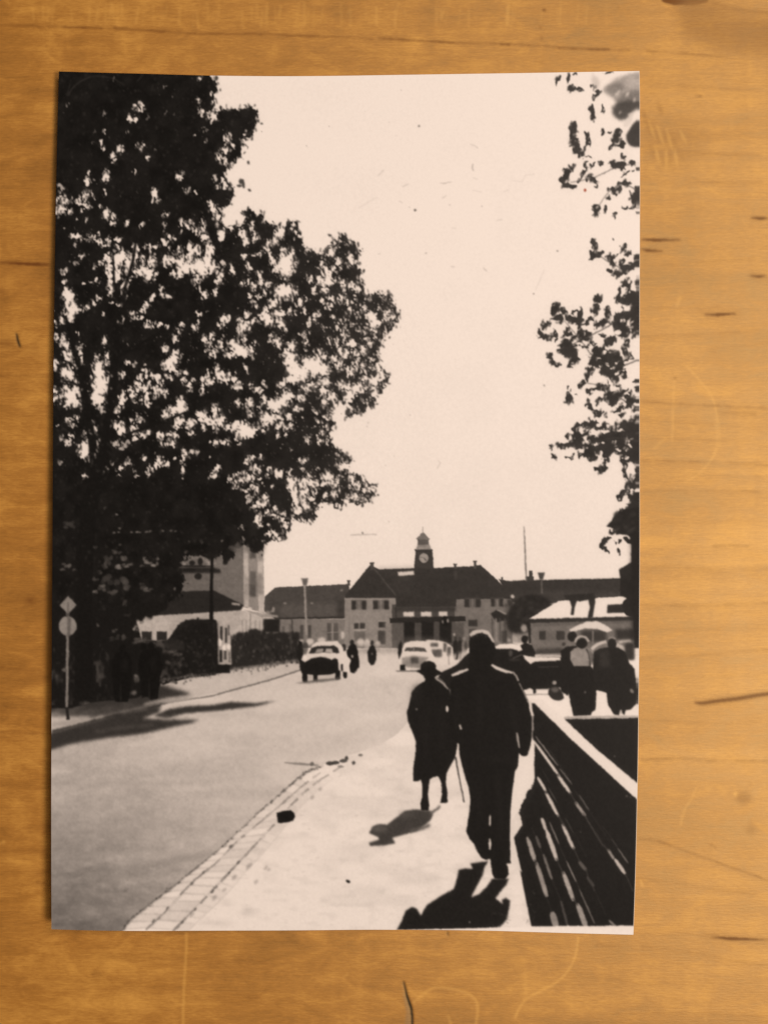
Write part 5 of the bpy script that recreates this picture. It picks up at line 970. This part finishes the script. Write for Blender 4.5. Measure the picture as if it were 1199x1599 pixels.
# pale scratches and dents in the lacquer
tone, part_map = blank()
for pts_, w_, v_ in [([(292, 1456), (291, 1490), (288, 1540), (286, 1599)], 3, .7), ([(903, 1462), (899, 1490), (888, 1514), (868, 1534), (846, 1546), (824, 1558), (812, 1572), (804, 1590)], 2.6, .75), ([(645, 1566), (660, 1553), (678, 1542), (700, 1543), (726, 1549), (742, 1560), (746, 1576), (743, 1599)], 3.2, .6),
                     ([(1054, 580), (1051, 620), (1050, 660), (1049, 690)], 1.8, .55), ([(1072, 572), (1092, 594), (1110, 618), (1119, 650), (1120, 690), (1112, 715), (1092, 738), (1068, 754)], 2.6, .45), ([(1088, 1228), (1080, 1246), (1068, 1266), (1062, 1290)], 2.4, .45), ([(1062, 462), (1056, 480)], 4, .4), ([(1000, 1374), (1003, 1384)], 2, 1.), ([(1020, 700), (1040, 684)], 3, .3),
                     ([(1000, 290), (1060, 298), (1120, 292)], 3, .25), ([(820, 1520), (822, 1560)], 5, .2), ([(700, 1585), (704, 1599)], 4, .35), ([(536, 1526), (545, 1520)], 3, .5), ([(1100, 1584), (1102, 1595)], 3, .3), ([(1120, 660), (1122, 700)], 8, .2), ([(1020, 330), (1070, 325)], 3, .3), ([(0, 1318), (8, 1314)], 2.4, .6)]:
    stroke(smooth_pts(pts_, 6, False), w_, v_, alpha=.95, soft=.8)
for x_, y_, h_, l_ in [(1018, 204, 26, -12), (1031, 212, 30, -13), (1045, 219, 32, -11), (1026, 242, 24, -7), (1040, 248, 28, 0), (1055, 246, 26, -4), (1066, 214, 20, -12)]:
    stroke([(x_ + l_ * .5, y_ - h_ * .6), (x_, y_), (x_ - l_ * .5, y_ + h_ * .6)], [1, 6, 1], .55, alpha=.9, soft=1.8)
ell(1148, 1240, 2.6, 2.6, .95, soft=.6); ell(7, 1315, 3, 1.6, .6, soft=.6); ell(28, 1392, 2, 1, .5, soft=.6)
for i in range(80):                                              # curl across the grain at the very top
    x_ = rw.uniform(40, 960)
    stroke([(x_, rw.uniform(2, 16)), (x_ + rw.uniform(-5, 2), rw.uniform(26, 46))], rw.uniform(1.2, 4), rw.uniform(.15, .5), alpha=.8, soft=1.1)
for i in range(700):
    x_, y_ = rw.uniform(0, 1199), rw.uniform(0, 1599)
    if 110 < x_ < 975 and 135 < y_ < 1435:
        continue
    l_ = rw.uniform(2, 9)
    stroke([(x_, y_), (x_ + l_, y_ - rw.uniform(-.5, 1.2))], rw.uniform(.7, 1.5), rw.uniform(.2, .5), alpha=.8, soft=.4)
pale_mark = tone
# the torn gouge near the bottom edge and the nick on the left are real hollows
tone, part_map = blank()
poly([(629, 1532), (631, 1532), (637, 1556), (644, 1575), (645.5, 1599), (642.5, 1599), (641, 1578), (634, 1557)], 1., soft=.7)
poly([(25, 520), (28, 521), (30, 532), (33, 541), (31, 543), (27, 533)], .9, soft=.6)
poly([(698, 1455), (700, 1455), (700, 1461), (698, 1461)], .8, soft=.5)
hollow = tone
tone, part_map = blank()
poly([(628, 1545), (634, 1558), (641, 1578), (641, 1599), (632, 1599), (634, 1580)], 1., soft=1.6)
grey_mark = tone

step = 1.6
gx = np.arange(-20, 1220 + step, step); gy = np.arange(-20, 1620 + step, step)
hx0, hx1, hy0, hy1 = [int(round((v + 20) / step)) for v in (118, 968, 140, 1430)]
GX, GY = np.meshgrid(gx, gy)
ny_, nx_ = GX.shape
cell = np.ones((ny_ - 1, nx_ - 1), bool)
cell[hy0:hy1, hx0:hx1] = False
iy, ix = np.nonzero(cell)
base = iy * nx_ + ix
quads = np.stack([base, base + nx_, base + nx_ + 1, base + 1], 1)
used = np.zeros(ny_ * nx_, bool); used[quads.ravel()] = True
remap = np.cumsum(used) - 1
px, py = GX.ravel()[used], GY.ravel()[used]
at = {k: sample(a, px, py, 0, 0, 1) for k, a in (('dark_mark', dark_mark), ('pale_mark', pale_mark), ('hollow', hollow), ('grey_mark', grey_mark))}
inb = ((px > 1) & (px < 1198) & (py > 1) & (py < 1598)).astype(np.float32)
edge_hold = 1.0
z = -at['hollow'] * .5 * MM - at['dark_mark'] * .10 * MM - at['pale_mark'] * .12 * MM
co = np.stack([(px - CX) * MM, (CY - py) * MM, z], 1)
quads = remap[quads]
# the rest of the board: a plain sheet under the print and out to the table's edges, 30 mm thick
def W(x, y, zz=0.):
    return ((x - CX) * MM, (CY - y) * MM, zz)
bx0, bx1, by0, by1 = gx[0], gx[-1], gy[0], gy[-1]
kx0, kx1, ky0, ky1 = gx[hx0], gx[hx1], gy[hy0], gy[hy1]
FX0, FX1, FY0, FY1 = -4400., 5600., -3200., 4800.
extra = [W(kx0, ky0), W(kx1, ky0), W(kx1, ky1), W(kx0, ky1), W(bx0, by0), W(bx1, by0), W(bx1, by1), W(bx0, by1), W(FX0, FY0), W(FX1, FY0), W(FX1, FY1), W(FX0, FY1), W(FX0, FY0, -.03), W(FX1, FY0, -.03), W(FX1, FY1, -.03), W(FX0, FY1, -.03)]
n0 = len(co)
xf = np.array([(0, 3, 2, 1), (4, 5, 9, 8), (5, 6, 10, 9), (6, 7, 11, 10), (7, 4, 8, 11), (8, 9, 13, 12), (9, 10, 14, 13), (10, 11, 15, 14), (11, 8, 12, 15), (12, 13, 14, 15)]) + n0
xf[1:5] = xf[1:5, ::-1]
co = np.vstack([co, np.array(extra)])
quads = np.vstack([quads, xf])
attrs = {k: ('FLOAT', np.r_[v, np.zeros(16)]) for k, v in at.items()}

def wood_material():
    m = bpy.data.materials.new('lacquered_maple'); m.use_nodes = True
    nt = m.node_tree; N = nt.nodes; L = nt.links
    bsdf = N['Principled BSDF']
    tc = N.new('ShaderNodeTexCoord')
    def noise(sx, sy, detail=3., dist=0., rough=.55, rot=0.):
        mp = N.new('ShaderNodeMapping'); mp.inputs['Scale'].default_value = (sx, sy, 1)
        mp.inputs['Rotation'].default_value = (0, 0, rot)
        L.new(tc.outputs['Object'], mp.inputs['Vector'])
        n = N.new('ShaderNodeTexNoise'); n.inputs['Scale'].default_value = 1.
        n.inputs['Detail'].default_value = detail; n.inputs['Roughness'].default_value = rough
        n.inputs['Distortion'].default_value = dist
        L.new(mp.outputs[0], n.inputs['Vector'])
        return n.outputs['Fac']
    def math_(op, a, b=None, clamp=False):
        n = N.new('ShaderNodeMath'); n.operation = op; n.use_clamp = clamp
        for i, v in enumerate((a, b)):
            if v is None:
                continue
            if isinstance(v, (int, float)):
                n.inputs[i].default_value = v
            else:
                L.new(v, n.inputs[i])
        return n.outputs[0]
    def mix(f, a, b):
        n = N.new('ShaderNodeMix'); n.data_type = 'RGBA'
        if isinstance(f, float):
            n.inputs[0].default_value = f
        else:
            L.new(f, n.inputs[0])
        for i, v in ((6, a), (7, b)):
            if isinstance(v, tuple):
                n.inputs[i].default_value = v + (1,)
            else:
                L.new(v, n.inputs[i])
        return n.outputs[2]
    def attr(name):
        n = N.new('ShaderNodeAttribute'); n.attribute_name = name
        return n.outputs['Fac']
    bands = noise(7, 150, 4, .6)
    bands2 = noise(16, 520, 3, .4)
    fibres = noise(240, 3000, 3, .3, .6)
    mottle = noise(150, 300, 4, .8, .6, .12)
    fleck = noise(900, 4300, 3, .2, .65)
    figure = noise(330, 34, 3, .5)
    blotch = noise(26, 34, 3, .3)
    v = math_('MULTIPLY', bands, .70)
    v = math_('ADD', v, math_('MULTIPLY', bands2, .24))
    v = math_('ADD', v, math_('MULTIPLY', fibres, .32))
    v = math_('ADD', v, math_('MULTIPLY', mottle, .95))
    v = math_('ADD', v, math_('MULTIPLY', fleck, .55))
    v = math_('ADD', v, math_('MULTIPLY', figure, .20))
    v = math_('ADD', v, math_('MULTIPLY', blotch, .75))
    v = math_('SUBTRACT', v, 1.85)
    ramp = N.new('ShaderNodeValToRGB')
    e = ramp.color_ramp.elements
    e[0].position = -.0; e[0].color = WOOD_DARK
    e[1].position = 1.; e[1].color = WOOD_LIGHT
    mid = ramp.color_ramp.elements.new(.5); mid.color = WOOD_MID
    v = math_('ADD', math_('MULTIPLY', v, 1.0), .5, True)
    L.new(v, ramp.inputs[0])
    col = ramp.outputs[0]
    col = mix(math_('MULTIPLY', attr('pale_mark'), .72), col, (.72, .40, .09))
    col = mix(math_('MINIMUM', math_('MULTIPLY', attr('dark_mark'), 1.35), .92), col, (.125, .036, .006))
    col = mix(math_('MULTIPLY', attr('grey_mark'), .45), col, (.17, .125, .085))
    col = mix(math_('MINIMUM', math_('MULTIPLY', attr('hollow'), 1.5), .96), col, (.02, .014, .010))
    L.new(col, bsdf.inputs['Base Color'])
    bsdf.inputs['Roughness'].default_value = .42
    L.new(math_('ADD', math_('MULTIPLY', mottle, .16), .40), bsdf.inputs['Roughness'])
    L.new(math_('MULTIPLY', math_('SUBTRACT', 1., attr('hollow')), math_('SUBTRACT', .95, math_('MULTIPLY', attr('dark_mark'), .75))), bsdf.inputs['Specular IOR Level'])
    bsdf.inputs['Specular Tint'].default_value = (1., .81, .42, 1)
    bsdf.inputs['Anisotropic'].default_value = .2
    bsdf.inputs['IOR'].default_value = 1.62
    bp = N.new('ShaderNodeBump'); bp.inputs['Strength'].default_value = .16; bp.inputs['Distance'].default_value = .0002
    hgt = math_('ADD', math_('MULTIPLY', fibres, .35), math_('MULTIPLY', bands2, .3))
    hgt = math_('ADD', hgt, math_('MULTIPLY', fleck, .5))
    L.new(hgt, bp.inputs['Height']); L.new(bp.outputs[0], bsdf.inputs['Normal'])
    return m
WOOD_DARK = (.175, .064, .005, 1)
WOOD_MID = (.355, .149, .020, 1)
WOOD_LIGHT = (.60, .305, .056, 1)
table = mesh_object('tabletop', co, quads, wood_material(), attrs=attrs)
table['kind'] = 'structure'
table['label'] = 'pale lacquered wooden tabletop with fine horizontal grain and scratches'

# ---------------------------------------------------------------- the print itself
def edge(pts, n):
    P = smooth_pts(pts, 12, False)
    d = np.r_[0, np.cumsum(np.hypot(*np.diff(P, axis=0).T))]
    t = np.linspace(0, d[-1], n)
    return np.stack([np.interp(t, d, P[:, 0]), np.interp(t, d, P[:, 1])], 1)
E_TOP = [(92.5, 111.5), (160, 113.5), (240, 115.5), (330, 118), (430, 119), (520, 118.5), (620, 117), (720, 115.5), (820, 114), (910, 112.5), (997.5, 110.8)]
E_BOT = [(81, 1451), (140, 1452.8), (220, 1453.6), (340, 1453.2), (460, 1452.8), (570, 1451.8), (680, 1452.2), (760, 1453.2), (840, 1455.6), (910, 1457.6), (988, 1459.6)]
E_LEFT = [(92.5, 111.5), (91, 170), (89.3, 240), (87.6, 330), (86, 430), (84.6, 540), (83.6, 660), (82.8, 790), (82, 920), (81.2, 1060), (80.7, 1200), (80.6, 1330), (81, 1451)]
E_RIGHT = [(997.5, 110.8), (998, 180), (998.2, 300), (997.8, 450), (997.6, 600), (997.8, 740), (997.9, 850), (997.4, 960), (996.4, 1070), (995.2, 1180), (993.2, 1280), (991, 1370), (988, 1459.6)]

def sheet(nx, ny, grow=0.):
    T, B, Lf, Rt = edge(E_TOP, nx), edge(E_BOT, nx), edge(E_LEFT, ny), edge(E_RIGHT, ny)
    if grow:
        Rt = Rt + (grow, 0); T = T - (0, grow * .5); B = B + (0, grow * .5)
    u = np.linspace(0, 1, nx)[None, :, None]; v = np.linspace(0, 1, ny)[:, None, None]
    S = (1 - v) * T[None] + v * B[None] + (1 - u) * Lf[:, None] + u * Rt[:, None]
    S = S - ((1 - u) * (1 - v) * T[0] + u * (1 - v) * T[-1] + (1 - u) * v * B[0] + u * v * B[-1])
    u, v = u[..., 0], v[..., 0]
    lift = .00032 + (1 - u) ** 3.2 * (.0017 + .0019 * v ** 1.3) + .00012 * (2 * u - 1) ** 4 + .00025 * u ** 6 * v ** 6
    lift = lift + np.zeros((ny, nx))
    k = (CAM_H - lift) / CAM_H
    return S, np.stack([(S[..., 0] - CX) * MM * k, (CY - S[..., 1]) * MM * k, lift], -1)

NX, NY = 757, 1123
S, P3 = sheet(NX, NY)
tn = sample(print_tone, S[..., 0], S[..., 1], PX0, PY0, PSS)
v_ = np.clip(tn, 0, 1) * 243 / 255.
lin = np.where(v_ <= .04045, v_ / 12.92, ((v_ + .055) / 1.055) ** 2.4) / .8962
alb = np.clip(lin * .86, .0, .86)
rgb = np.stack([alb, alb * .972, alb * .985], -1)
red = np.clip(1.4 - np.hypot((S[..., 0] - 913) / 2.6, (S[..., 1] - 297) / 3.), 0, 1)[..., None]   # a tiny rust-red speck
rgb = rgb * (1 - red) + np.array([.42, .13, .08]) * red
rgba = np.concatenate([rgb, np.ones((NY, NX, 1))], -1).reshape(-1, 4)

def print_material():
    m = bpy.data.materials.new('silver_gelatin_print'); m.use_nodes = True
    nt = m.node_tree; N = nt.nodes; L = nt.links
    b = N['Principled BSDF']
    a = N.new('ShaderNodeAttribute'); a.attribute_name = 'tone'
    tc = N.new('ShaderNodeTexCoord')
    n = N.new('ShaderNodeTexNoise'); n.inputs['Scale'].default_value = 2600; n.inputs['Detail'].default_value = 2
    L.new(tc.outputs['Object'], n.inputs['Vector'])
    mr = N.new('ShaderNodeMapRange'); mr.inputs['To Min'].default_value = .965; mr.inputs['To Max'].default_value = 1.035
    L.new(n.outputs['Fac'], mr.inputs['Value'])
    mx = N.new('ShaderNodeMix'); mx.data_type = 'RGBA'; mx.blend_type = 'MULTIPLY'; mx.inputs[0].default_value = 1.
    L.new(a.outputs['Color'], mx.inputs[6]); L.new(mr.outputs[0], mx.inputs[7])
    L.new(mx.outputs[2], b.inputs['Base Color'])
    b.inputs['Roughness'].default_value = .30
    b.inputs['Specular IOR Level'].default_value = .07
    n2 = N.new('ShaderNodeTexNoise'); n2.inputs['Scale'].default_value = 900; n2.inputs['Detail'].default_value = 3
    L.new(tc.outputs['Object'], n2.inputs['Vector'])
    bp = N.new('ShaderNodeBump'); bp.inputs['Strength'].default_value = .05; bp.inputs['Distance'].default_value = .0001
    L.new(n2.outputs['Fac'], bp.inputs['Height']); L.new(bp.outputs[0], b.inputs['Normal'])
    return m
def paper_material():
    m = bpy.data.materials.new('photo_paper'); m.use_nodes = True
    nt = m.node_tree; N = nt.nodes; L = nt.links
    b = N['Principled BSDF']
    tc = N.new('ShaderNodeTexCoord')
    n = N.new('ShaderNodeTexNoise'); n.inputs['Scale'].default_value = 400
    L.new(tc.outputs['Object'], n.inputs['Vector'])
    r = N.new('ShaderNodeValToRGB')
    r.color_ramp.elements[0].color = (.74, .72, .68, 1); r.color_ramp.elements[1].color = (.84, .825, .79, 1)
    L.new(n.outputs['Fac'], r.inputs[0]); L.new(r.outputs[0], b.inputs['Base Color'])
    b.inputs['Roughness'].default_value = .6
    return m

root = bpy.data.objects.new('photograph_print', None)
root.empty_display_size = .02
scene.collection.objects.link(root)
root['label'] = 'old black-and-white photograph of a street and station lying on the wooden table'
root['category'] = 'photograph'

# paper: a thin curled slab just under the picture layer
nx_, ny_ = 90, 130
Sp, Pp = sheet(nx_, ny_, .55)
top = Pp.reshape(-1, 3).copy(); top[:, 2] -= .00002
bot = Pp.reshape(-1, 3).copy(); bot[:, 2] -= .00028
I = np.arange(nx_ * ny_).reshape(ny_, nx_)
q = np.stack([I[:-1, :-1], I[1:, :-1], I[1:, 1:], I[:-1, 1:]], -1).reshape(-1, 4)
n_ = nx_ * ny_
rim = np.concatenate([I[0, :-1], I[:-1, -1], I[-1, :0:-1], I[:0:-1, 0]])
nxt = np.roll(rim, -1)
paper_mat, print_mat = paper_material(), print_material()
mesh_object('paper', np.vstack([top, bot]), np.vstack([q, q[:, ::-1] + n_, np.stack([rim, nxt, nxt + n_, rim + n_], 1)]), paper_mat, root, smooth=False)

# the picture layer, cut along the outlines of what is printed on it
cxm = (S[:-1, :-1] + S[1:, 1:]) / 2
pid = print_parts[((cxm[..., 1] - PY0) * PSS).astype(int).clip(0, print_parts.shape[0] - 1), ((cxm[..., 0] - PX0) * PSS).astype(int).clip(0, print_parts.shape[1] - 1)].ravel()
# the road is one sheet: patches cut off from it by cars and people join the forecourt
g2 = pid.reshape(NY - 1, NX - 1)
is_road = g2 == P_ROAD
grow = np.zeros_like(is_road)
grow[int(.85 * NY), int(.2 * NX)] = is_road[int(.85 * NY), int(.2 * NX)]
for it in range(3000):
    new = grow.copy()
    new[1:] |= grow[:-1]; new[:-1] |= grow[1:]; new[:, 1:] |= grow[:, :-1]; new[:, :-1] |= grow[:, 1:]
    new &= is_road
    if it % 20 == 19 and (new == grow).all():
        break
    grow = new
g2[is_road & ~grow] = P_FORE
pid = g2.ravel()
counts = np.bincount(pid, minlength=len(PARTS))
# fold slivers into their parent
for i in range(len(PARTS)):
    if 0 < counts[i] < 12:
        pid[pid == i] = PART_PARENT.get(i, 0)
I = np.arange(NX * NY, dtype=np.int64).reshape(NY, NX)
Q = np.stack([I[:-1, :-1], I[1:, :-1], I[1:, 1:], I[:-1, 1:]], -1).reshape(-1, 4)
order = np.argsort(pid, kind='stable')
bounds = np.searchsorted(pid[order], np.arange(len(PARTS) + 1))
co_all = P3.reshape(-1, 3)
made = {}
has_child = set(PART_PARENT.values())
for i, nm in enumerate(PARTS):
    sel = order[bounds[i]:bounds[i + 1]]
    parent = made[PART_PARENT[i]] if i in PART_PARENT else root
    if len(sel) == 0:
        if i in has_child:
            o = bpy.data.objects.new(nm, None); scene.collection.objects.link(o); o.parent = root; made[i] = o
        continue
    qq = Q[sel]
    ids, inv = np.unique(qq, return_inverse=True)
    made[i] = mesh_object(nm, co_all[ids], inv.reshape(-1, 4), print_mat, parent, attrs={'tone': ('FLOAT_COLOR', rgba[ids])})
    if i in PART_LABEL:
        made[i]['label'] = PART_LABEL[i]
